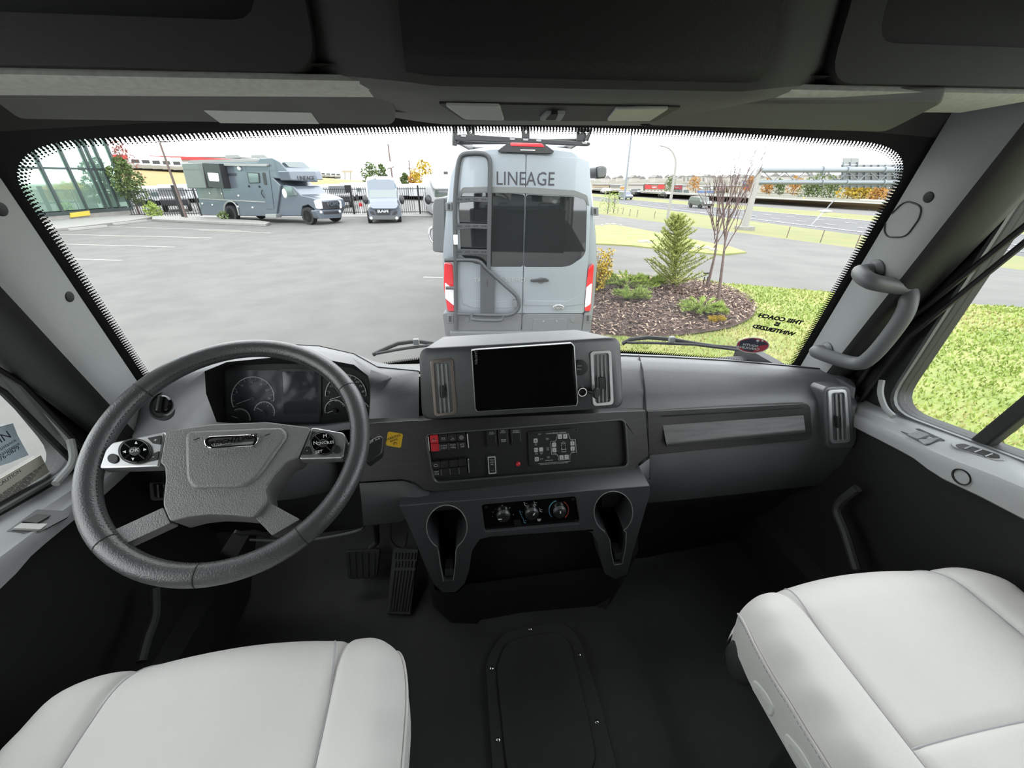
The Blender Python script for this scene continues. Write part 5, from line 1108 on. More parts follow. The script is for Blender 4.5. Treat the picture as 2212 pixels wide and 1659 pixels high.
ob('plate_holder', plate(fv_, rq(z5([(870, 1482), (1115, 1480), (1126, 1500), (1122, 1580), (862, 1580)]), 4), .03, .048), 'bumper', vn, bev=.006)
for x, y in ((948, 1500), (1046, 1498)): ob('plate_bolt', plate(fv_, z5(ci(x, y, 5, 10)), .04, .055), 'silver', vn)
for x, y in ((1168, 1490), (378, 1490)): ob('parking_sensor', plate(fv_, z5(ci(x, y, 20, 20)), .03, .05), 'vandark', vn, bev=.003)
for x, y in ((240, 645), (1335, 680), (250, 1485), (1280, 1480)):
    h_ = ob('hinge', plate(fv_, rq(z5([(x-24, y-32), (x+24, y-32), (x+24, y+32), (x-24, y+32)]), 2), .02, .06), 'vandark', vn, bev=.006)
    ob('hinge_pin', plate(fv_, z5([(x-8, y-20), (x+6, y-20), (x+6, y+20), (x-8, y+20)]), .05, .075), 'rackblack', h_)
for u, y in ((-.93, 1.1), (.93, 1.1), (-.93, 4.9), (.93, 4.9)):
    M_ = Matrix.Translation(vw(u, .37, y)) @ Matrix((fv_.n, fv_.ey, fv_.ex)).transposed().to_4x4()
    k = ob('wheel', B().lathe([(.25, -.13), (.36, -.12), (.37, 0), (.36, .12), (.25, .13)], 28, M_), 'tyre', vn); ob('hub', B().lathe([(.24, -.125), (.22, -.132), (.05, -.10)], 20, M_), 'rim', k)
# ladder and swing frame
def V5(x, y, o=.12): return fv_.at(900+x/3.457, 260+y/3.457, o)
lr = thing('rear_ladder', 'dark grey tubular ladder fixed to the left rear door of the van', 'ladder', V5(290, 1500))
ob('stile', B().tube(spl([V5(296, 1560), V5(292, 1200), V5(288, 900), V5(286, 640), V5(300, 420), V5(318, 300), V5(345, 258), V5(400, 248), V5(480, 248), V5(525, 265), V5(546, 310), V5(548, 420), V5(545, 640), V5(540, 900), V5(538, 1110)], 5), .028, 10), 'ladder', lr)
for y in (590, 790, 982):
    rg = ob('rung', plate(fv_, rq(z5([(290, y-20), (545, y-14), (545, y+26), (505, y+22), (420, y+18), (330, y+26), (290, y+24)]), 2), .10, .135), 'ladder', lr, bev=.005)
    for k in range(4):
        for dx in (-11, 9): ob('rung_slot', plate(fv_, z5(ci(322+k*60+dx, y, 9, 10, 7)), .12, .137), 'ink', rg)
ob('swing_frame', B().tube(spl([V5(210, 1045), V5(300, 1042), V5(420, 1045), V5(475, 1060), V5(520, 1105), V5(640, 1215), V5(735, 1300), V5(762, 1350), V5(755, 1410), V5(700, 1450), V5(560, 1455), V5(305, 1445)], 5), .026, 10), 'ladder', lr)
ob('cross_bar', B().tube([V5(218, 1252), V5(300, 1252)], .022, 8), 'ladder', lr)
ob('step', B().tube(spl([V5(418, 1445, .1), V5(410, 1475, .22), V5(440, 1490, .25), V5(600, 1495, .25), V5(640, 1485, .22), V5(645, 1455, .1)], 5), .022, 8), 'ladder', lr)
ob('mount_plate', plate(fv_, z5([(475, 1080), (535, 1105), (580, 1150), (580, 1440), (475, 1440)]), .10, .125), 'ladder', lr, bev=.004)
ob('plate_slot', plate(fv_, rq(z5([(522, 1190), (534, 1190), (534, 1245), (522, 1245)]), 1.5), .12, .127), 'ink', lr)
ob('latch', plate(fv_, rq(z5([(715, 1350), (780, 1340), (780, 1395), (720, 1395)]), 2), .04, .13), 'bumper', lr, bev=.006)
ob('white_tag', B().tube([V5(290, 855, .15), V5(292, 925, .15)], .026, 8), 'white', lr)
# roof rack
rk = thing('roof_rack', 'black slatted roof rack on top of the grey camper van', 'roof rack', V5(800, 140, -.6))
for y0, yy, w_ in ((.5, 2.80, .80), (2.2, 2.82, .80), (3.6, 2.82, .78)): ob('rack_bar', B().box((0, yy, -y0), (w_*2, .05, .09), fv_.M), 'rackblack', rk, bev=.01)
ob('rear_rail', plate(fv_, rq(z5([(285, 108), (350, 102), (1290, 162), (1302, 178), (1285, 192), (330, 150), (288, 150)]), 3), -.22, -.12), 'rackblack', rk, bev=.012)
for x in (404, 814, 1225):
    k = ob('rack_bracket', plate(fv_, z5([(x-30, 30), (x+30, 30), (x+30, 108+(x-300)*.05), (x-30, 104+(x-300)*.05)]), -.24, -.20), 'rackblack', rk, bev=.004); ob('bracket_slot', plate(fv_, z5(ci(x, 85, 10, 12, 14)), -.21, -.195), 'label', k)
for x, y in ((350, 116), (715, 138), (814, 144), (912, 150), (1255, 168)): ob('rail_bolt', plate(fv_, rq(z5([(x-20, y-8), (x+20, y-6), (x+18, y+8), (x-18, y+6)]), 1.5), -.14, -.11), 'rim', rk)
for u in (-.78, .78): ob('side_rail', B().box((u, 2.83, -2.1), (.05, .09, 3.6), fv_.M), 'rackblack', rk, bev=.01)
ob('rack_end', B().tube([V5(1200, 90, -.18), V5(1215, 60, -.18), V5(1300, 75, -.18), V5(1265, 150, -.18)], .03, 8), 'rackblack', rk)
ob('rear_antenna', B().tube([V5(283, 190, -.16), V5(287, 40, -.16)], .03, 6), 'rackblack', rk)
# awning and gear box on the flanks
aw = thing('van_awning', 'black roof side awning end on the right of the camper van', 'awning', V5(1385, 390, -.4))
ob('awning_cassette', plate(fv_, rq(z5([(1338, 350), (1390, 336), (1422, 352), (1420, 400), (1408, 430), (1345, 438)]), 4), -3.6, -.30, off=-.3), 'rackblack', aw, bev=.02)
ob('end_cap', plate(fv_, rq(z5([(1345, 356), (1388, 343), (1415, 356), (1413, 398), (1402, 424), (1350, 430)]), 4), -.31, -.27, off=-.3), 'bumper', aw, bev=.012)
gb = thing('side_gear_box', 'tall black gear box hung on the left flank of the camper van', 'storage box', V5(160, 980, -1.2))
ob('box_shell', plate(fv_, rq(z5([(128, 585), (210, 575), (215, 985), (195, 990), (118, 980), (118, 640)]), 6), -2.0, -1.0, off=-1.0), 'bumper', gb, bev=.03)
ob('box_handle', B().tube(spl([V5(120, 800, -1.02), V5(100, 815, -1.02), V5(98, 870, -1.02), V5(118, 910, -1.02)], 4), .02, 8), 'chrome', gb)
# ================================================================ MOTORHOME, SECOND VAN, FENCE
mat('rvpaint', (0.1148, 0.1350, 0.1620), .3, .3, coat=.5); mat('rvside', (0.1418, 0.1458, 0.1418), .3, .3, coat=.4); mat('rvdark', (.03, .03, .032), .35); mat('rvpale', (0.2400, 0.2480, 0.2400), .5)
mat('autoglass', (.10, .13, .13), .05, spec=.8, coat=1); mat('headlamp', (.8, .82, .85), .15, coat=1); mat('whitepaint', (0.4160, 0.4240, 0.4320), .35); mat('fenceblack', (.010, .010, .011), .5)
mat('conegreen', (.1, .2, .1), .5)
fs = Fr((-8.707, 26.889, GZ), (.863, -.505, 0), (0, 0, 1))      # near flank of the motorhome
def z4(pts): return [(380+x/3.814, 310+y/3.814) for x, y in pts]
rv = thing('motorhome', 'grey blue class C motorhome parked along the black fence', 'motorhome', fs.at(560, 470))
house = z4([(180, 440), (212, 590), (410, 595), (405, 500), (430, 480), (470, 478), (505, 500), (520, 598), (825, 600), (862, 345), (800, 285), (950, 302), (925, 230), (855, 152), (790, 117), (690, 120), (668, 150), (40, 160), (95, 370), (165, 372)])
ob('house_body', plate(fs, house, -2.4, 0, off=0), 'rvpaint', rv, bev=.05, seg=3)
ob('slide_out', plate(fs, z4([(45, 165), (215, 160), (250, 368), (95, 368)]), -.2, .45, off=.45), 'rvside', rv, bev=.03)
wn_ = ob('slide_window_bay', plate(fs, z4([(215, 160), (352, 165), (395, 372), (270, 360)]), -.1, .46, off=.46), 'rvdark', rv, bev=.02); ob('slide_pane', plate(fs, rq(z4([(258, 240), (345, 245), (357, 312), (276, 308)]), 2), .45, .48, off=.48), 'headlamp', wn_)
ob('rear_flank', plate(fs, z4([(185, 375), (372, 370), (400, 470), (205, 455)]), -.02, .02), 'rvside', rv)
ob('awning_tube', plate(fs, rq(z4([(362, 165), (748, 168), (750, 190), (368, 184)]), 2), 0, .16), 'rvpale', rv, bev=.03)
ob('roof_edge', plate(fs, z4([(110, 137), (665, 126), (672, 150), (100, 160)]), -2.3, -.02, off=-.02), 'rvpale', rv)
for x in (400, 615): ob('roof_air_unit', plate(fs, rq(z4([(x, 95), (x+110, 92), (x+140, 118), (x+10, 122)]), 2), -1.6, -.7, off=-.7), 'rvpale', rv, bev=.05)
k = ob('side_window', plate(fs, rq(z4([(585, 238), (682, 242), (690, 325), (600, 328)]), 2), 0, .04), 'rvdark', rv, bev=.01); ob('window_pane', plate(fs, rq(z4([(592, 244), (676, 248), (683, 318), (606, 322)]), 2), .03, .045), 'autoglass', k)
k = ob('entry_door', plate(fs, rq(z4([(690, 212), (765, 212), (808, 540), (748, 540)]), 3), 0, .03), 'rvpaint', rv, bev=.02); ob('door_pane', plate(fs, rq(z4([(708, 238), (735, 240), (752, 342), (727, 342)]), 3), .02, .045), 'rvdark', k)
ob('door_grab_bar', B().tube(spl([fs.at(*z4([(712, 380)])[0], .05), fs.at(*z4([(705, 410)])[0], .12), fs.at(*z4([(730, 450)])[0], .05)], 4), .025, 6), 'ink', rv)
ob('stripe_moulding', plate(fs, z4([(190, 450), (735, 478), (738, 487), (195, 458)]), 0, .03), 'rvpale', rv)
ob('wheel_arch', B().tube(spl([fs.at(*p, .03) for p in z4([(402, 590), (400, 520), (425, 482), (465, 480), (500, 515), (520, 590)])], 4), .05, 6), 'rvpale', rv)
ob('porch_lamp', B().ball(fs.at(*z4([(522, 205)])[0], .06), .12, n=8, m=6), 'headlamp', rv)
for x, y in ((278, 410), (378, 412), (515, 430), (600, 352), (686, 355), (510, 520), (632, 528), (218, 495), (300, 505)): ob('compartment_latch', B().ball(fs.at(*z4([(x, y)])[0], .03), .06, n=6, m=5), 'label' if y > 400 else 'ink', rv)
# front cap face, lettering
s0 = fs.at(*z4([(950, 302)])[0], 0); ff = Fr((s0.x, s0.y, GZ), -fs.n, (0, 0, 1)); ff = Fr(ff.o, -fs.n, (0, 0, 1))
ob('cap_face', plate(ff, z4([(925, 225), (1150, 225), (1172, 300), (1172, 318), (950, 305)]), -.8, .06, off=.06), 'rvpaint', rv, bev=.06, seg=3)
ob('cap_window', plate(ff, rq(z4([(890, 150), (1050, 152), (1108, 205), (930, 195)]), 4), -.5, -.28, off=-.28), 'autoglass', rv, bev=.03)
text('LINEAGE', .34, Matrix.Translation(ff.at(*z4([(1075, 288)])[0], .08)) @ ff.M.to_3x3().to_4x4(), 'rvdark', rv, ext=.004, sx=.95)
text('LINEAGE', .22, Matrix.Translation(fs.at(*z4([(458, 256)])[0], .03)) @ fs.M.to_3x3().to_4x4(), 'rvdark', rv, ext=.004)
# truck cab
cabp = z4([(830, 600), (860, 348), (905, 342), (965, 352), (1030, 425), (1120, 445), (1170, 470), (1195, 540), (1160, 600), (1140, 545), (1090, 505), (1040, 520), (1030, 600)])
ob('cab_body', plate(fs, cabp, -2.15, -.12, off=-.12), 'rvpaint', rv, bev=.05, seg=3)
ob('door_window', plate(fs, rq(z4([(880, 355), (950, 355), (1000, 425), (890, 435)]), 2), -.14, -.09, off=-.09), 'autoglass', rv)
f0 = fs.at(*z4([(1193, 545)])[0], -.12); fg_ = Fr((f0.x, f0.y, GZ), -fs.n, (0, 0, 1))
ob('windshield', plate(Fr(fg_.o-fs.ex*1.75, -fs.n, V((0, 0, 1))-fs.ex*.9), z4([(970, 350), (1130, 355), (1205, 420), (1025, 418)]), -.02, .05), 'autoglass', rv, bev=.01)
gl = ob('grille', plate(fg_, rq(z4([(1190, 480), (1345, 472), (1352, 535), (1200, 545)]), 3), -.02, .05), 'rvdark', rv, bev=.015)
text('FORD', .30, Matrix.Translation(fg_.at(*z4([(1300, 500)])[0], .07)) @ fg_.M.to_3x3().to_4x4(), 'rvpaint', gl, ext=.02, sx=1.3)
for p_ in ([(1145, 468), (1200, 468), (1212, 540), (1165, 538)], [(1345, 468), (1362, 470), (1370, 535), (1352, 535)]): ob('headlight', plate(fg_, rq(z4(p_), 3), -.05, .06), 'headlamp', rv, bev=.02)
ob('front_bumper', plate(fg_, rq(z4([(1150, 550), (1368, 542), (1368, 612), (1180, 622)]), 4), -.25, .14), 'rvpaint', rv, bev=.05)
ob('bumper_insert', plate(fg_, rq(z4([(1215, 562), (1345, 556), (1345, 578), (1220, 584)]), 2), .10, .15), 'rvdark', rv)
for x, y in ((1195, 566), (1350, 560)): ob('fog_lamp', B().ball(fg_.at(*z4([(x, y)])[0], .15), .08, n=8, m=6), 'headlamp', rv)
ob('mirror', B().ball(fs.at(*z4([(895, 412)])[0], .25), (.12, .12, .26)), 'label', rv)
ob('side_step', plate(fs, z4([(735, 583), (825, 583), (825, 612), (735, 608)]), -.2, .2), 'rvpale', rv, bev=.02)
def rwheel(par, c, ax, r, w_, m='rimdark'):
    q = V(ax).to_track_quat('Z', 'Y').to_matrix().to_4x4(); M_ = Matrix.Translation(c) @ q
    k = ob('wheel', B().lathe([(r*.68, -w_/2), (r*.97, -w_/2), (r, 0), (r*.97, w_/2), (r*.68, w_/2)], 24, M_), 'tyre', par); ob('wheel_rim', B().lathe([(r*.68, w_/2), (r*.6, w_*.3), (r*.2, w_*.45)], 20, M_), m, k); return k
for x, y, o in ((1103, 610, -.05), (470, 578, -.05)):
    c = fs.at(380+x/3.814, 310+y/3.814, o); rwheel(rv, V((c.x, c.y, GZ+.47)), fs.n, .47, .3); rwheel(rv, V((c.x, c.y, GZ+.47))-fs.n*1.95, fs.n, .47, .3)
# ---- second van, facing the truck
cp = aZ(835, 482, GZ); fn = V((CAM.x-cp.x, CAM.y-cp.y, 0)).normalized(); fr3 = Fr((cp.x, cp.y, GZ), V((0, 0, 1)).cross(fn)*1.0, (0, 0, 1))
if fr3.ex.x < 0: fr3 = Fr(fr3.o, -fr3.ex, (0, 0, 1))
def z7(pts): return [(680+x/7.373, 330+y/7.373) for x, y in pts]
v3 = thing('delivery_van', 'grey high roof van facing forward beside the fence gate', 'van', fr3.o)
def r3(y, k, zt, zb=.35): return [fr3.w(u*k, zb+(z-.35)*(zt-zb)/(2.55-.35), -y) for u, z in ((-.95, .35), (-1.0, .9), (-.97, 1.5), (-.90, 2.2), (-.80, 2.48), (-.5, 2.55), (.5, 2.55), (.80, 2.48), (.90, 2.2), (.97, 1.5), (1.0, .9), (.95, .35))]
ob('body', B().loft([r3(.0, .95, 1.05), r3(.35, 1, 1.30), r3(.75, 1, 1.42), r3(1.35, 1, 2.35), r3(1.7, 1, 2.52), r3(5.8, 1, 2.55)]), 'rvpaint', v3, ang=30)
fw3 = Fr(fr3.w(0, 1.30, -.70), fr3.ex, fr3.ey-fr3.n*.60)
ob('windshield', plate(fw3, rq(z7([(865, 590), (1300, 590), (1312, 775), (870, 775)]), 4), -.02, .06), 'autoglass', v3, bev=.01)
ob('upper_cap', plate(Fr(fr3.w(0, 2.0, -1.25), fr3.ex, fr3.ey-fr3.n*.35), rq(z7([(868, 470), (1285, 470), (1310, 580), (860, 580)]), 5), -.1, .04), 'rvpaint', v3, bev=.03)
ob('bonnet', plate(Fr(fr3.w(0, 1.05, -.02), fr3.ex, fr3.ey-fr3.n*1.6), rq(z7([(855, 790), (1335, 790), (1305, 885), (900, 885)]), 6), -.05, .05), 'rvpaint', v3, bev=.03)
gl = ob('grille', plate(fr3, rq(z7([(955, 900), (1215, 900), (1195, 990), (985, 990)]), 2), -.05, .06), 'rvdark', v3, bev=.02)
text('RAM', .22, Matrix.Translation(fr3.at(*z7([(1085, 930)])[0], .08)) @ fr3.M.to_3x3().to_4x4(), 'headlamp', gl, ext=.01, sx=1.4, bold=.012)
for p_ in ([(850, 820), (905, 830), (960, 885), (870, 870)], [(1210, 885), (1255, 835), (1325, 820), (1315, 870)]): ob('headlight', plate(fr3, rq(z7(p_), 2), -.1, .08), 'headlamp', v3, bev=.02)
for p_ in ([(870, 925), (925, 935), (970, 990), (900, 985)], [(1320, 925), (1270, 935), (1225, 990), (1300, 985)]): ob('bumper_intake', plate(fr3, rq(z7(p_), 3), -.05, .10), 'rvdark', v3, bev=.01)
ob('front_bumper', plate(fr3, rq(z7([(850, 1000), (1350, 1000), (1345, 1070), (870, 1070)]), 6), -.3, .09), 'bumper', v3, bev=.04)
for x in (898, 1305): ob('fog_lamp', B().ball(fr3.at(*z7([(x, 1042)])[0], .10), .09, n=8, m=6), 'headlamp', v3)
for x in (805, 1385): ob('side_mirror', B().ball(fr3.at(*z7([(x, 745)])[0], -.6), (.16, .12, .26)), 'rvdark', v3)
for x in (885, 1350): c = fr3.at(*z7([(x, 1090)])[0], -.55); rwheel(v3, V((c.x, c.y, GZ+.36)), fr3.ex, .36, .24)
ob('wiper_blade', B().tube([fw3.at(*p, .09) for p in z7([(900, 745), (1000, 775), (1060, 765), (1250, 775)])], .02, 5), 'ink', v3)
ob('roof_air_unit', plate(fr3, rq(z7([(1035, 372), (1172, 372), (1180, 440), (1030, 440)]), 3), -2.6, -1.9, off=-1.9), 'rvdark', v3, bev=.05)
ob('roof_awning', plate(fr3, rq(z7([(870, 430), (975, 400), (980, 420), (880, 452)]), 2), -4, -1.4, off=-1.4), 'rvpale', v3, bev=.03)
# ---- pale motorhome nose beside the camper van
fr4 = Fr((aZ(950, 470, GZ).x, aZ(950, 470, GZ).y, GZ), fr3.ex, (0, 0, 1))
m4 = thing('pale_motorhome', 'pale blue white motorhome partly hidden behind the camper van', 'motorhome', fr4.o)
ob('body', plate(fr4, z7([(1835, 350), (1860, 345), (2400, 345), (2400, 1000), (1890, 1000), (1850, 860), (1850, 480)]), -6, 0), 'whitepaint', m4, bev=.1)
ob('cab_over', plate(fr4, rq(z7([(1840, 365), (2300, 365), (2300, 590), (1890, 590), (1845, 470)]), 6), 0, .9, off=.9), 'whitepaint', m4, bev=.12, seg=3)
ob('windshield', plate(fr4, rq(z7([(1915, 600), (2300, 600), (2300, 700), (1910, 705)]), 3), 0, .06), 'autoglass', m4)
ob('mirror', B().ball(fr4.at(*z7([(1805, 745)])[0], .3), (.22, .15, .30)), 'rvdark', m4); ob('mirror_arm', B().tube([fr4.at(*z7([(1805, 780)])[0], .3), fr4.at(*z7([(1900, 790)])[0], .0)], .04, 6), 'rvdark', m4)
ob('roof_vent', plate(fr4, z7([(2055, 295), (2120, 295), (2120, 345), (2055, 345)]), -2, -1.2, off=-1.2), 'rvdark', m4)
for x in (1960, 2260): c = fr4.at(*z7([(x, 1000)])[0], -.4); rwheel(m4, V((c.x, c.y, GZ+.4)), fr4.ex, .4, .28)
# ---- fence of pickets
fe = thing('picket_fence', 'tall black steel picket fence along the back of the lot', 'fence', aZ(620, 464, GZ))
segs = [((282, 469), (398, 466)), ((398, 466), (470, 463)), ((470, 463), (690, 462)), ((690, 462), (766, 463)), ((766, 463), (905, 462)), ((905, 462), (985, 462))]
pick = None; npk = 0
for a, b_ in segs:
    p, q = aZ(*a, GZ), aZ(*b_, GZ); d = q-p; L_ = d.length; d.normalize()
    for zz in (.15, 1.72): ob('fence_rail', B().tube([p+V((0, 0, zz)), q+V((0, 0, zz))], .024, 4), 'fenceblack', fe)
    n = int(L_/.16)
    for i in range(1, n):
        c = p+d*(i*.16)
        if pick is None:
            pick = bpy.data.meshes.new('picket'); bb_ = B().box((0, 0, .93), (.032, .032, 1.82)); pick.from_pydata(bb_.v, [], bb_.f); pick.materials.append(MATS['fenceblack'])
        if npk < 290:
            o = bpy.data.objects.new('picket', pick); COL.objects.link(o); o.parent = fe; o.matrix_parent_inverse = ROOTM[fe.name]; o.location = c; npk += 1
        else:
            if npk == 290: more = B(); npk += 1
            more.box((c.x, c.y, c.z+.93), (.032, .032, 1.82))
if npk > 290: ob('picket_row', more, 'fenceblack', fe, kind='stuff')
for (x, y), h, r_ in (((398, 469), 2.1, .11), ((436, 466), 1.85, .05), ((766, 463), 2.0, .07), ((908, 462), 1.95, .06), ((690, 463), 1.9, .05)):
    c = aZ(x, y, GZ); ob('fence_post', B().box((c.x, c.y, c.z+h/2), (r_*2, r_*2, h)), 'fenceblack', fe)
ob('gate_box', B().box((*aZ(762, 463, GZ)[:2], GZ+1.75), (.45, .2, .5)), 'fenceblack', fe)
ht_ = aZ(784, 462, GZ); hy = thing('marker_post', 'red and white marker post at the fence beside the van', 'marker post', ht_); ob('post', B().lathe([(.12, 0), (.12, .55)], 12, Matrix.Translation(ht_-V((0, .3, 0)))), 'white', hy); ob('cap', B().lathe([(.13, .55), (.13, .75), (.05, .82)], 12, Matrix.Translation(ht_-V((0, .3, 0)))), 'red', hy)
# ================================================================ GLASS BUILDING
mat('curtainglass', (.42, .60, .50), .03, .75); mat('mullion', (.05, .065, .065), .4, .4); mat('signyellow', (.5, .38, .05), .6)
p0, p1 = aZ(102, 477, GZ+.15), aZ(289, 461, GZ+.15); fb_ = Fr((p0.x, p0.y, GZ), p1-p0, (0, 0, 1))
if fb_.n.dot(CAM-fb_.o) < 0: fb_ = Fr(fb_.o, -(p1-p0), (0, 0, 1))
sg_ = 1 if fb_.ex.dot(p1-p0) > 0 else -1
ue = fb_.px(289, 461)[0]; HB = 9.5
bl = thing('glass_building', 'glass fronted showroom building with slanting mirrored green panes', 'building', fb_.o)
us = [ue]+[fb_.px(x, y)[0] for x, y in ((263, 463), (246, 464), (235, 465), (194, 468), (141, 473))]; us += [us[-1]-sg_*2.6*k for k in range(1, 6)]; us.sort()
ob('structure_core', B().bx(us[0], us[-1]-.05, .0, HB, -8, -.25, fb_.M), 'mullion', bl)
ob('base_wall', B().bx(us[0], us[-1], 0, .42, -.4, .12, fb_.M), 'concrete', bl, bev=.02)
ob('sill', B().bx(us[0], us[-1], .42, .62, -.3, .16, fb_.M), 'mullion', bl)
zs = [.62, 3.15, 5.6, HB]
for i in range(len(us)-1):
    for j in range(3): ob('glass_panel', B().bx(us[i]+.06, us[i+1]-.06, zs[j]+.05, zs[j+1]-.05, -.02+.004*((i*7+j*3) % 3), .01+.004*((i*7+j*3) % 3), fb_.M), 'curtainglass', bl)
for u in us: ob('mullion', B().bx(u-.07, u+.07, .6, HB, -.1, .12, fb_.M), 'mullion', bl)
for z in zs[1:]: ob('transom', B().bx(us[0], us[-1], z-.06, z+.06, -.1, .08, fb_.M), 'mullion', bl)
ob('showroom_sign', plate(fb_, [(150, 460), (192, 455), (194, 465), (152, 470)], .13, .2, off=.15), 'signyellow', bl)
# ================================================================ TREES
def leafy(name, lab, c, H_, rw, m, n=1600, ls=.16, trunk=.3, group=None, blobs=7):
    t = thing(name, lab, 'tree', c, group=group); b = B(); s_ = B(); s_.tube([c, c+V((.05, 0, H_*.6)), c+V((0, 0, H_*.9))], [H_*.022, H_*.014, H_*.004], 6); cs_ = []
    for i in range(blobs):
        k = i/max(1, blobs-1); a = i*2.4; r = rw*.55*math.sin(math.pi*(.25+.6*k)); q = c+V((math.cos(a)*r, math.sin(a)*r, H_*lp(trunk+.12, .92, k))); cs_.append((q, rw*lp(.62, .34, k))); s_.tube([c+V((0, 0, H_*lp(trunk, .6, k))), q], [H_*.008, H_*.003], 4)
    for i in range(n):
        q, r = random.choice(cs_); d = V((random.gauss(0, 1), random.gauss(0, 1), random.gauss(0, 1))).normalized(); tri_leaf(b, q+d*r*random.uniform(.55, 1.05), d+V((random.uniform(-1, 1), random.uniform(-1, 1), random.uniform(-1, .5))), ls*random.uniform(.7, 1.4), ls*.45)
    ob('trunk', s_, 'bark', t); ob('crown', b, m, t, flat=True, kind='stuff'); return t
def base_at(x, y, D, z): p = aD(x, y, D); return V((p.x, p.y, z))
c = aZ(303, 467, GZ); leafy('street_tree', 'young green tree at the corner of the glass building', c, 3.9, 1.05, 'leafgreen', 2000, .15, .25)
c = base_at(256, 330, 70, GZ); leafy('street_tree', 'sparse red leaved tree rising behind the glass building', c, 6.5, 1.6, 'leafred', 500, .22, .3)
for x, y, D, H_, rw, m, lab in ((802, 392, 75, 4.6, 1.6, 'leafgreen', 'green tree behind the fence, left of the utility pole'), (827, 390, 80, 4.6, 1.0, 'leafgreen', 'slim green tree behind the fence at the utility pole'), (915, 390, 70, 4.6, 2.0, 'leafgold', 'golden yellow tree behind the fence near the camper van'), (897, 395, 74, 3.3, 1.2, 'leaforange', 'low orange shrub tree beside the golden tree'), (876, 397, 80, 3.2, .9, 'leafgreen', 'small dark tree between the utility poles')):
    leafy('street_tree', lab, base_at(x, y, D, GZ), H_, rw, m, 1100, .26, .15)
leafy('low_bush', 'small green bush beside the fence foot', aZ(335, 470, GZ), .9, .55, 'juniper', 500, .14, .0); leafy('low_bush', 'low green weed clump at the motorhome rear wheel', aZ(496, 477, GZ), .5, .6, 'leafgreen', 400, .14, .0)
for i, (x, y, D, H_, rw, m, lab) in enumerate(((1765, 425, 150, 5.2, 3.4, 'leafgreen', 'wide green tree under the highway sign'), (1745, 426, 150, 4.6, 3.0, 'leafgreen', 'green tree left of the wide green tree under the sign'), (1790, 428, 145, 5.0, 2.6, 'leafgreen', 'green tree right of the wide green tree under the sign'), (1828, 432, 135, 5.2, 2.4, 'leafgold', 'left golden tree below the highway sign'), (1845, 433, 135, 5.4, 2.4, 'leafgold', 'middle golden tree below the highway sign'), (1864, 434, 133, 5.2, 2.2, 'leafgold', 'right golden tree below the highway sign'), (1892, 437, 130, 4.4, 1.6, 'leaforange', 'small orange tree beside the white trailer'), (1655, 418, 180, 4.5, 2.0, 'leaforange', 'orange tree beside the gantry post'), (1680, 418, 180, 4.2, 2.0, 'leafgreen', 'dark green tree right of the gantry post'), (1712, 420, 175, 5, 2.4, 'leaforange', 'tall orange tree between green trees under the gantry'), (1445, 414, 220, 6, 2.8, 'leafgreen', 'olive tree left of the dark red store'), (1497, 414, 220, 6, 3, 'leaforange', 'brown orange tree between the stores'), (1618, 415, 190, 5, 2.2, 'leaforange', 'orange tree below the blue and red sign'))):
    p = aD(x, y, D); leafy('roadside_tree', lab, p, H_, rw, m, 700, .42, .1)
for k, (x, y, D, rw, m, lab) in enumerate(((1312, 462, 34, 1.0, 'juniper', 'thin yellow green bush beside the camper van on the verge'), (1325, 460, 36, .8, 'juniper', 'second thin bush on the verge, right of the first'))):
    p = aZ(x, y, Z3); leafy('verge_bush', lab, p, 2.3, rw, m, 220, .12, .05)
# ================================================================ VEHICLES BEHIND THE FENCE AND ON THE HILL
def trailer(lab, c, L_, H_, rz, m='whitepaint', group='white trailers stored behind the fence', rw=True):
    t = thing('travel_trailer', lab, 'trailer', c, rz, group); t.scale = (1, .8, 1) if 'hill' in lab else (1, 1, 1); s = [(-L_/2, .45), (L_/2-.5, .45), (L_/2, 1.1), (L_/2-.15, H_-.3), (L_/2-.6, H_), (-L_/2+.3, H_), (-L_/2, H_-.3)]
    ob('body', B().prism(s, -1.2, 1.2, Matrix(((1, 0, 0, 0), (0, 0, 1, 0), (0, 1, 0, 0), (0, 0, 0, 1)))), m, t, local=True, bev=.08)
    for k in (-.3, .22): ob('window', B().bx(L_*k-.45, L_*k+.45, -1.24, 1.24, H_*.52, H_*.74), 'autoglass', t, local=True)
    ob('end_window', B().bx(L_/2-.12, L_/2-.02, -.7, .7, H_*.5, H_*.72), 'rvdark', t, local=True)
    for k in (-.05, .12): ob('wheel', B().lathe([(.2, -1.22), (.34, -1.22), (.34, 1.22), (.2, 1.22)], 14, Matrix.Translation((L_*k, 0, .34)) @ Matrix.Rotation(R(90), 4, 'X')), 'tyre', t, local=True)
    return t
rd_ = random.Random(5)
for k, (x, D, L_, a, lab) in enumerate(((318, 62, 6.5, 15, 'white trailer behind the fence beside the green tree'), (352, 64, 6, 75, 'white trailer behind the fence left of the black post'), (430, 66, 7, 60, 'white trailer behind the fence, right of the black post'), (715, 60, 6, 80, 'white trailer behind the fence at the motorhome bonnet'), (748, 58, 6, 70, 'white trailer behind the fence left of the grey van'), (782, 62, 6.5, 80, 'white trailer behind the fence right beside the grey van'), (888, 60, 6, 70, 'white trailer behind the fence right of the grey van'), (922, 58, 6, 75, 'white trailer behind the fence next to the pale motorhome'))):
    trailer(lab, base_at(x, 440, D, GZ), L_, 1.75+.12*(k % 3), R(a))
for k, x in enumerate((300, 322, 344, 366, 388)):
    p = aD(x, 367+.04*(x-300), 117); trailer('white camper %s in the row on the golden hill' % ('first', 'second', 'third', 'fourth', 'fifth')[k], V((p.x, p.y, p.z-.2)), 4.0, 2.7, math.atan2(CAM.y-p.y, CAM.x-p.x), group='white campers on the hill')
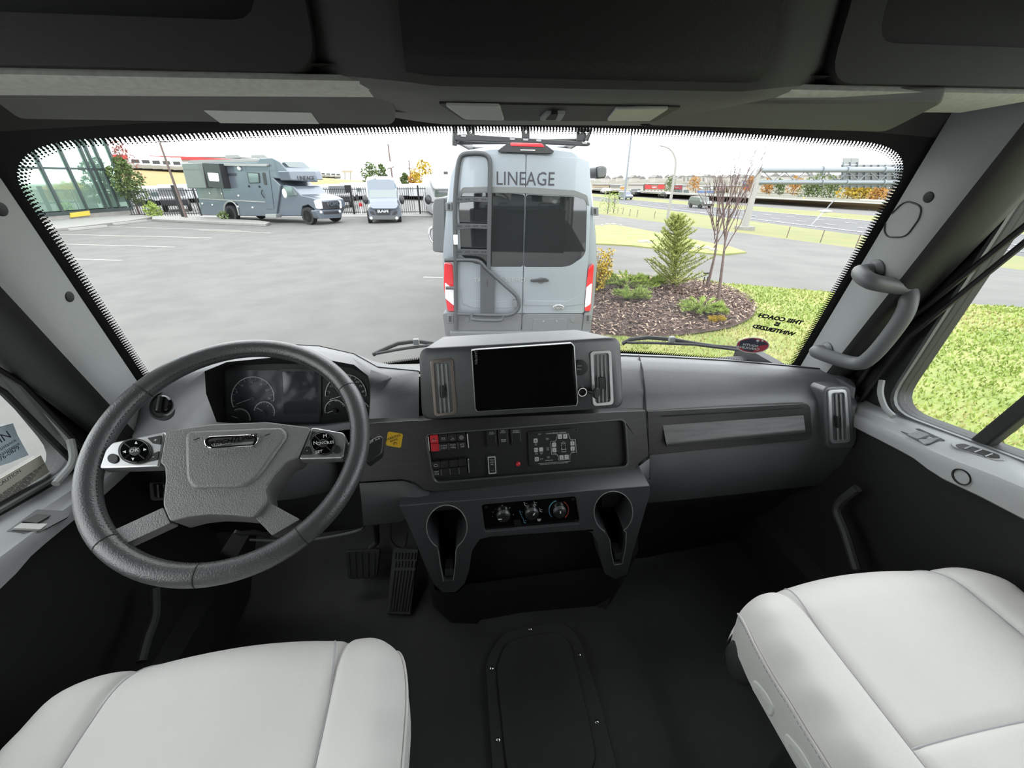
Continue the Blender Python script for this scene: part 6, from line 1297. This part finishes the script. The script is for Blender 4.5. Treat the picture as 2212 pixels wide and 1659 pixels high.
for k, x in enumerate((696, 706, 717, 728)):
    p = aD(x, 383+(x-690)*.05, 200); trailer('white camper %s in the group right of the motorhome roof' % ('first', 'second', 'third', 'fourth')[k], V((p.x, p.y, p.z-.2)), 5, 2.4, math.atan2(CAM.y-p.y, CAM.x-p.x)+.3, group='white campers on the hill')
# dark pickup behind the fence
def car(name, lab, c, rz, m, kind='suv', sc=1.0, cat='car', group=None):
    t = thing(name, lab, cat, c, rz, group)
    if kind == 'suv': s = [(-2.3, .4), (2.3, .4), (2.35, .85), (2.2, 1.05), (1.2, 1.15), (.7, 1.72), (-1.9, 1.75), (-2.3, 1.1)]; w_ = [(.98, 1.16), (.62, 1.62), (-1.85, 1.64), (-2.05, 1.16)]
    elif kind == 'pickup': s = [(-2.8, .5), (2.7, .5), (2.75, 1.0), (2.5, 1.15), (1.3, 1.25), (.8, 1.85), (-.5, 1.88), (-.8, 1.25), (-2.8, 1.25)]; w_ = [(1.1, 1.28), (.75, 1.75), (-.45, 1.78), (-.65, 1.28)]
    else: s = [(-2.25, .35), (2.25, .35), (2.3, .7), (2.1, .9), (1.1, 1.0), (.4, 1.42), (-1.0, 1.44), (-1.8, 1.02), (-2.25, .98)]; w_ = [(.9, 1.02), (.35, 1.36), (-.95, 1.37), (-1.55, 1.03)]
    Mx = Matrix(((1, 0, 0, 0), (0, 0, 1, 0), (0, 1, 0, 0), (0, 0, 0, 1)))
    ob('body', B().prism([(x*sc, z*sc) for x, z in s], -.92*sc, .92*sc, Mx), m, t, local=True, bev=.08)
    ob('side_glass', B().prism([(x*sc, z*sc) for x, z in w_], -.94*sc, .94*sc, Mx), 'autoglass', t, local=True)
    fx = s[3][0]
    ob('headlights', B().bx((fx+.02)*sc, (fx+.14)*sc, -.8*sc, .8*sc, (s[3][1]-.25)*sc, (s[3][1]-.1)*sc), 'headlamp', t, local=True)
    for x in (1.4, -1.4):
        for y in (-.85, .85): ob('wheel', B().lathe([(.2*sc, -.12), (.36*sc, -.12), (.36*sc, .12), (.2*sc, .12)], 14, Matrix.Translation((x*sc, y*sc, .36*sc)) @ Matrix.Rotation(R(90), 4, 'X')), 'tyre', t, local=True)
    return t
mat('cardark', (.02, .022, .025), .3, coat=.6); mat('cargreen', (.06, .075, .065), .3, coat=.5); mat('carwhite', (.5, .5, .5), .3, coat=.5); mat('carblue', (.10, .12, .16), .3, coat=.5)
car('pickup_truck', 'dark pickup truck behind the fence at the black post', base_at(385, 450, 49, GZ), R(-62), 'cardark', 'pickup', cat='truck')
car('pickup_truck', 'dark pickup behind the fence left of the grey van', base_at(742, 455, 46, GZ), R(-80), 'cardark', 'pickup', cat='truck')
hd_ = (A4[7]-A4[1]); ha = math.atan2(hd_.y, hd_.x)
for x, y, z, a, m, kd, lab in ((1511, 449, Z4, ha, 'cargreen', 'suv', 'dark green boxy SUV driving on the highway'), (1350, 431, Z4, ha, 'carblue', 'suv', 'grey blue SUV driving behind on the highway'), (1367, 424, Z4, ha+3.14, 'cardark', 'pickup', 'black pickup on the far carriageway'), (1437, 427.5, Z4, ha+3.14, 'cardark', 'sedan', 'dark car on the far carriageway beside the street lamp'), (1308, 419, Z4, ha+3.14, 'carwhite', 'suv', 'white vehicle far off on the far carriageway')):
    car('car', lab, aZ(x, y, z), a, m, kd)
# ================================================================ FAR BUILDINGS
mat('tan', (.33, .27, .19), .8); mat('storered', (.42, .03, .03), .6); mat('storedark', (.22, .02, .035), .6); mat('stucco', (.36, .34, .31), .8); mat('storeblue', (.10, .16, .32), .6); mat('greybrick', (.17, .16, .155), .8); mat('signgrey', (.22, .23, .225), .6, .2); mat('steel', (.19, .21, .225), .45, .3)
def fplane(x, D):
    p = aD(x, 420, D); n = V((CAM.x-p.x, CAM.y-p.y, 0)).normalized(); ex = V((0, 0, 1)).cross(n); f = Fr((p.x, p.y, 0), ex, (0, 0, 1))
    return f
fm_ = fplane(1460, 300)
def block(name, lab, f, x0, x1, y0, y1, m, dep=25, parts=(), cat='building', group=None):
    t = thing(name, lab, cat, f.at((x0+x1)/2, y1), group=group)
    ob('walls', plate(f, [(x0, y0), (x1, y0), (x1, y1), (x0, y1)], -dep, 0), m, t)
    ob('parapet', plate(f, [(x0-.3, y0-.7), (x1+.3, y0-.7), (x1+.3, y0+.5), (x0-.3, y0+.5)], -dep, .6), 'greybrick', t)
    for nm, a, b_, c_, d_, mm in parts: ob(nm, plate(f, [(a, b_), (c_, b_), (c_, d_), (a, d_)], 0, .5), mm, t)
    return t
G_ = 'stores beyond the highway'
block('store_building', 'long tan store at the far left beside the camper van', fm_, 1280, 1316, 399, 414, 'tan', parts=[('window', 1284+k*8, 405, 1289+k*8, 413, 'greybrick') for k in range(4)], group=G_)
block('store_building', 'low grey roofed store left of the tall pole', fm_, 1318, 1340, 400, 413, 'stucco', parts=[('awning', 1319, 400, 1339, 404, 'greybrick')], group=G_)
block('store_building', 'cream store between the pole and the red store', fm_, 1357, 1390, 399, 416, 'stucco', parts=[('window', 1360+k*9, 408, 1365+k*9, 415, 'autoglass') for k in range(3)]+[('orange_panel', 1341, 404, 1352, 412, 'leaforange')], group=G_)
block('store_building', 'store with bright red fascia blocks', fm_, 1392, 1438, 398, 417, 'tan', parts=[('red_panel', 1393, 399, 1406, 408, 'storered'), ('red_panel', 1407, 401, 1420, 408, 'storered'), ('red_panel', 1422, 398.5, 1436, 408, 'storered'), ('sign', 1408, 403, 1419, 406.5, 'white')]+[('window', 1394+k*7.2, 410, 1399+k*7.2, 416, 'stucco') for k in range(6)], group=G_)
block('store_building', 'grey store with a dark red fascia', fm_, 1451, 1474, 400, 418, 'greybrick', parts=[('fascia', 1452, 401, 1473, 409, 'storedark'), ('sign', 1456, 403.5, 1468, 406.5, 'white')]+[('window', 1453+k*7, 411, 1458+k*7, 417, 'autoglass') for k in range(3)], group=G_)
block('store_building', 'narrow grey store right of the dark red one', fm_, 1474, 1492, 401, 418, 'stucco', parts=[('window', 1477, 410, 1488, 417, 'autoglass')], group=G_)
block('store_building', 'white store with a green sign and blue windows', fm_, 1504, 1543, 402, 419, 'stucco', parts=[('fascia', 1510, 403, 1540, 408.5, 'whitepaint'), ('sign', 1518, 404.5, 1533, 407, 'leafgreen'), ('window', 1506, 412, 1523, 418, 'storeblue'), ('window', 1526, 412, 1541, 418, 'storeblue')], group=G_)
block('store_building', 'tan store with a pale sign right of the white store', fm_, 1545, 1568, 402, 419, 'tan', parts=[('fascia', 1548, 404, 1566, 409, 'whitepaint'), ('sign', 1551, 405.5, 1563, 407.5, 'storered'), ('window', 1548, 412, 1566, 418, 'cardark')], group=G_)
block('store_building', 'low tan store behind the bare trees', fm_, 1572, 1602, 402, 417, 'tan', parts=[('window', 1575+k*9, 408, 1580+k*9, 416, 'stucco') for k in range(3)], group=G_)
block('store_building', 'long pale warehouse seen under the gantry', fm_, 1640, 1815, 398, 408, 'stucco', parts=[('stripe', 1645+k*28, 399, 1660+k*28, 401, 'tan') for k in range(6)], group=G_)
py = block('pylon_sign', 'tall pylon sign with blue and red panels', fplane(1612, 260), 1603.5, 1619, 390, 419, 'stucco', 1, [('blue_panel', 1604.5, 392, 1618, 398, 'storeblue'), ('navy_panel', 1604.5, 398.5, 1618, 404, 'navy'), ('red_panel', 1604.5, 404.5, 1618, 409, 'storered'), ('sign', 1607, 393.5, 1615, 396, 'white')], 'sign')
block('apartment_block', 'grey apartment block on the far ridge', fplane(1500, 600), 1473, 1526, 381, 392, 'stucco', 20, [('balcony_stack', 1476+k*8.4, 383, 1479.5+k*8.4, 391, 'greybrick') for k in range(6)])
block('tan_building', 'tan building below the highway sign', fplane(1890, 160), 1858, 1932, 407, 436, 'tan', 14, [('window', 1866+k*16, 413, 1874+k*16, 420, 'greybrick') for k in range(4)])
rt = fplane(340, 190)
t = block('red_roof_building', 'long pale building with a red fascia on the hill', rt, 200, 520, 339, 366, 'whitepaint', 20); ob('red_fascia', plate(rt, [(200, 332), (330, 336), (400, 338), (520, 345), (520, 350), (400, 345), (330, 344), (200, 342)], -.5, 1.2), 'storered', t)
hs = None; rd_ = random.Random(9)
for k in range(46):
    x = 1292+k*12.2+rd_.uniform(-4, 4); D = rd_.uniform(700, 1000); p = aD(x, 391-(x-1300)*.006+rd_.uniform(-1.5, 1.5), D)
    if hs is None:
        hs = thing('far_house', 'small pale gabled house on the distant ridge', 'house', p, 0, 'houses on the distant ridge')
        ob('walls', B().bx(-5, 5, -4, 4, -3, 4.5), 'stucco', hs, local=True); ob('roof', B().prism([(-6, 4.3), (6, 4.3), (0, 8)], -5, 5, Matrix(((1, 0, 0, 0), (0, 0, 1, 0), (0, 1, 0, 0), (0, 0, 0, 1)))), 'greybrick', hs, local=True)
    else: dup(hs, None, p, rd_.uniform(-.6, .6))
# white trailer beside the highway
wt = fplane(1890, 112); t = thing('white_trailer', 'long white cargo trailer standing on the brown bank', 'trailer', wt.at(1890, 443)); ob('body', plate(wt, [(1857, 431), (1925, 434), (1925, 444), (1857, 441)], -2.4, 0), 'whitepaint', t, bev=.05)
for x in (1870, 1912): ob('wheel', B().lathe([(.1, -.1), (.4, -.1), (.4, .1), (.1, .1)], 12, Matrix.Translation(wt.at(x, 443.5, -.2)) @ Matrix((wt.ex, wt.ey, wt.n)).transposed().to_4x4()), 'tyre', t)
ws_ = fplane(1737, 118); t = thing('warning_sign', 'small yellow diamond warning sign beside the highway', 'sign', ws_.at(1735, 441)); ob('sign_post', B().tube([ws_.at(1735, 444), ws_.at(1737, 427)], .08, 6), 'concrete', t); ob('sign_board', plate(ws_, [(1737, 426), (1741, 429.5), (1737, 433), (1733, 429.5)], .08, .14), 'yellow', t)
bb_ = fplane(748, 130); t = thing('billboard', 'pale billboard on two posts above the hill', 'billboard', bb_.at(748, 390)); ob('board', plate(bb_, [(738.5, 368), (761.5, 368), (761.5, 373), (738.5, 373)], -.2, .2), 'tan', t)
for x in (745, 757): ob('board_post', B().tube([bb_.at(x, 392), bb_.at(x, 372)], .15, 6), 'concrete', t)
# ================================================================ POLES, GANTRY, BIRD
def pole(name, lab, x, y, D, zb, r, m, cat): p = aD(x, y, D); t = thing(name, lab, cat, V((p.x, p.y, zb))); ob('shaft', B().tube([V((p.x, p.y, zb)), p], [r, r*.65], 8), m, t); return t, p
t, p = pole('lot_lamp', 'brown lot lamp with a flat head above the motorhome', 345, 308, 37, GZ, .09, 'bark', 'lamp post'); ob('lamp_head', B().tube([p+V((-.1, 0, .05)), p+V((.5, 0, .05))], .07, 6, flat=.5), 'bark', t)
t, p = pole('utility_pole', 'taller wooden utility pole behind the grey van', 838, 311, 62, GZ, .14, 'bark', 'pole'); ob('transformer', B().lathe([(.25, -.3), (.28, 0), (.25, .4)], 12, Matrix.Translation(p-V((.1, .2, 2.4)))), 'label', t); ob('cross_arm', B().tube([p+V((-.5, 0, -2.8)), p+V((.4, 0, -2.6))], .06, 6), 'bark', t)
t, p = pole('utility_pole', 'shorter wooden utility pole near the golden tree', 883, 346, 75, GZ, .14, 'bark', 'pole'); ob('cross_arm', B().tube([p+V((-.3, 0, -1.2)), p+V((.3, 0, -1.2))], .06, 6), 'bark', t)
pb = aZ(1354, 433, Z4); t, p = pole('light_mast', 'very tall grey light mast right of the camper van', 1367, 262, math.hypot(pb.x-CAM.x, pb.y), Z4, .28, 'steel', 'lamp post')
ob('mast_ring', B().lathe([(.5, 0), (.6, .2), (.3, .4)], 12, Matrix.Translation(p)), 'steel', t)
lb_ = aZ(1441, 474, Z3-.3); D_ = math.hypot(lb_.x-CAM.x, lb_.y); fl2 = fplane(1445, D_)
t = thing('street_lamp', 'pale curved street lamp beside the highway', 'lamp post', lb_); ob('shaft', B().tube(spl([fl2.at(x, y) for x, y in ((1441, 476), (1449, 430), (1456, 385), (1460, 352), (1456, 334), (1447, 322), (1436, 317), (1426, 315.5))], 5), [.16]+[max(.05, .155-.003*i) for i in range(35)], 8), 'pale', t)
ob('lamp_head', B().tube([fl2.at(1432, 315.5), fl2.at(1423, 315)], .10, 6, flat=.5), 'steel', t)
gb_ = aZ(1607, 496, Z3-.2); D_ = math.hypot(gb_.x-CAM.x, gb_.y); fg2 = Fr((gb_.x, gb_.y, 0), r0, (0, 0, 1))
t = thing('sign_gantry', 'pale steel highway gantry with a two tube truss', 'gantry', gb_)
ob('post', B().tube([fg2.at(1607, 496), fg2.at(1641, 365)], [.28, .20], 12), 'pale', t); ob('foot', B().box((*fg2.at(1607, 497)[:2], Z3-.1), (1.1, 1.1, .35)), 'concrete', t, bev=.03)
ob('upper_chord', B().tube([fg2.at(1640, 367.5), fg2.at(2150, 366)], .19, 10), 'steel', t); ob('lower_chord', B().tube([fg2.at(1637, 393.5), fg2.at(2150, 394)], .17, 10), 'steel', t)
for x in (1777, 1830, 1910): ob('flange', B().tube([fg2.at(x-1.5, 367), fg2.at(x+1.5, 367)], .27, 10), 'steel', t); ob('flange', B().tube([fg2.at(x-3, 394), fg2.at(x, 394)], .24, 10), 'steel', t)
for k in range(22): x = 1648+k*23; ob('truss_web', B().tube([fg2.at(x, 370 if k % 2 == 0 else 391), fg2.at(x+23, 391 if k % 2 == 0 else 370)], .04, 5), 'steel', t)
fsn = Fr(fg2.o+V((fg2.n*-.6)), r0, (0, 0, 1)); t = thing('highway_sign', 'back of a large panelled highway sign on the gantry', 'sign', fsn.at(1890, 405))
for k in range(11): x = 1818+k*15.5; ob('sign_panel', plate(fsn, [(x, 355.5), (x+15, 355.5), (x+15, 405), (x, 405)], -.06, 0), 'signgrey', t)
for k in range(2): x = 1822+k*17; ob('sign_panel', plate(fsn, [(x, 341), (x+16.5, 341), (x+16.5, 355), (x, 355)], -.06, 0), 'signgrey', t)
for k in range(12): x = 1822+k*15.5; ob('stiffener', plate(fsn, [(x, 350 if k < 3 else 356), (x+2, 350 if k < 3 else 356), (x+2, 407), (x, 407)], 0, .12), 'steel', t)
for y in (362, 378, 400): ob('sign_rail', plate(fsn, [(1816, y), (1990, y), (1990, y+1.6), (1816, y+1.6)], 0, .16), 'steel', t)
# gull
fgl = fplane(1780, 14); t = thing('gull', 'white gull gliding with spread wings before the highway', 'bird', fgl.at(1780, 456)); M_ = fgl.M
def gw(pts, chord, m, nm):
    rr_ = []; 
    for (x, y, o), c_ in zip(pts, chord): p = fgl.at(x, y, o); rr_.append([p+fgl.n*c_+fgl.ex*.0, p+V((0, 0, .012)), p-fgl.n*c_*.8+fgl.ex*c_*.6, p-V((0, 0, .012))])
    ob(nm, B().loft(rr_), m, t, ang=60)
mat('feather', (.48, .50, .52), .7); mat('feathergrey', (.20, .22, .24), .7)
gw([(1781, 456, 0), (1771, 465, .05), (1763, 474, .1), (1752, 486, .12)], (.045, .05, .04, .008), 'feather', 'wing'); gw([(1783, 453, 0), (1791, 443, -.05), (1799, 435, -.1), (1808, 427, -.12)], (.045, .05, .04, .008), 'feathergrey', 'wing')
q = fgl.at(1781, 456); ob('body', B().loft([[q+fgl.ex*a+(fgl.ey*math.cos(b_)+fgl.n*math.sin(b_))*r_ for b_ in [i*math.pi/4 for i in range(8)]] for a, r_ in ((-.11, .008), (-.09, .022), (-.05, .026), (0, .042), (.06, .036), (.11, .02), (.17, .006))]), 'feather', t, ang=80)
ob('beak', B().tube([q-fgl.ex*.12, q-fgl.ex*.16-V((0, 0, .01))], [.008, .002], 5), 'yellow', t)
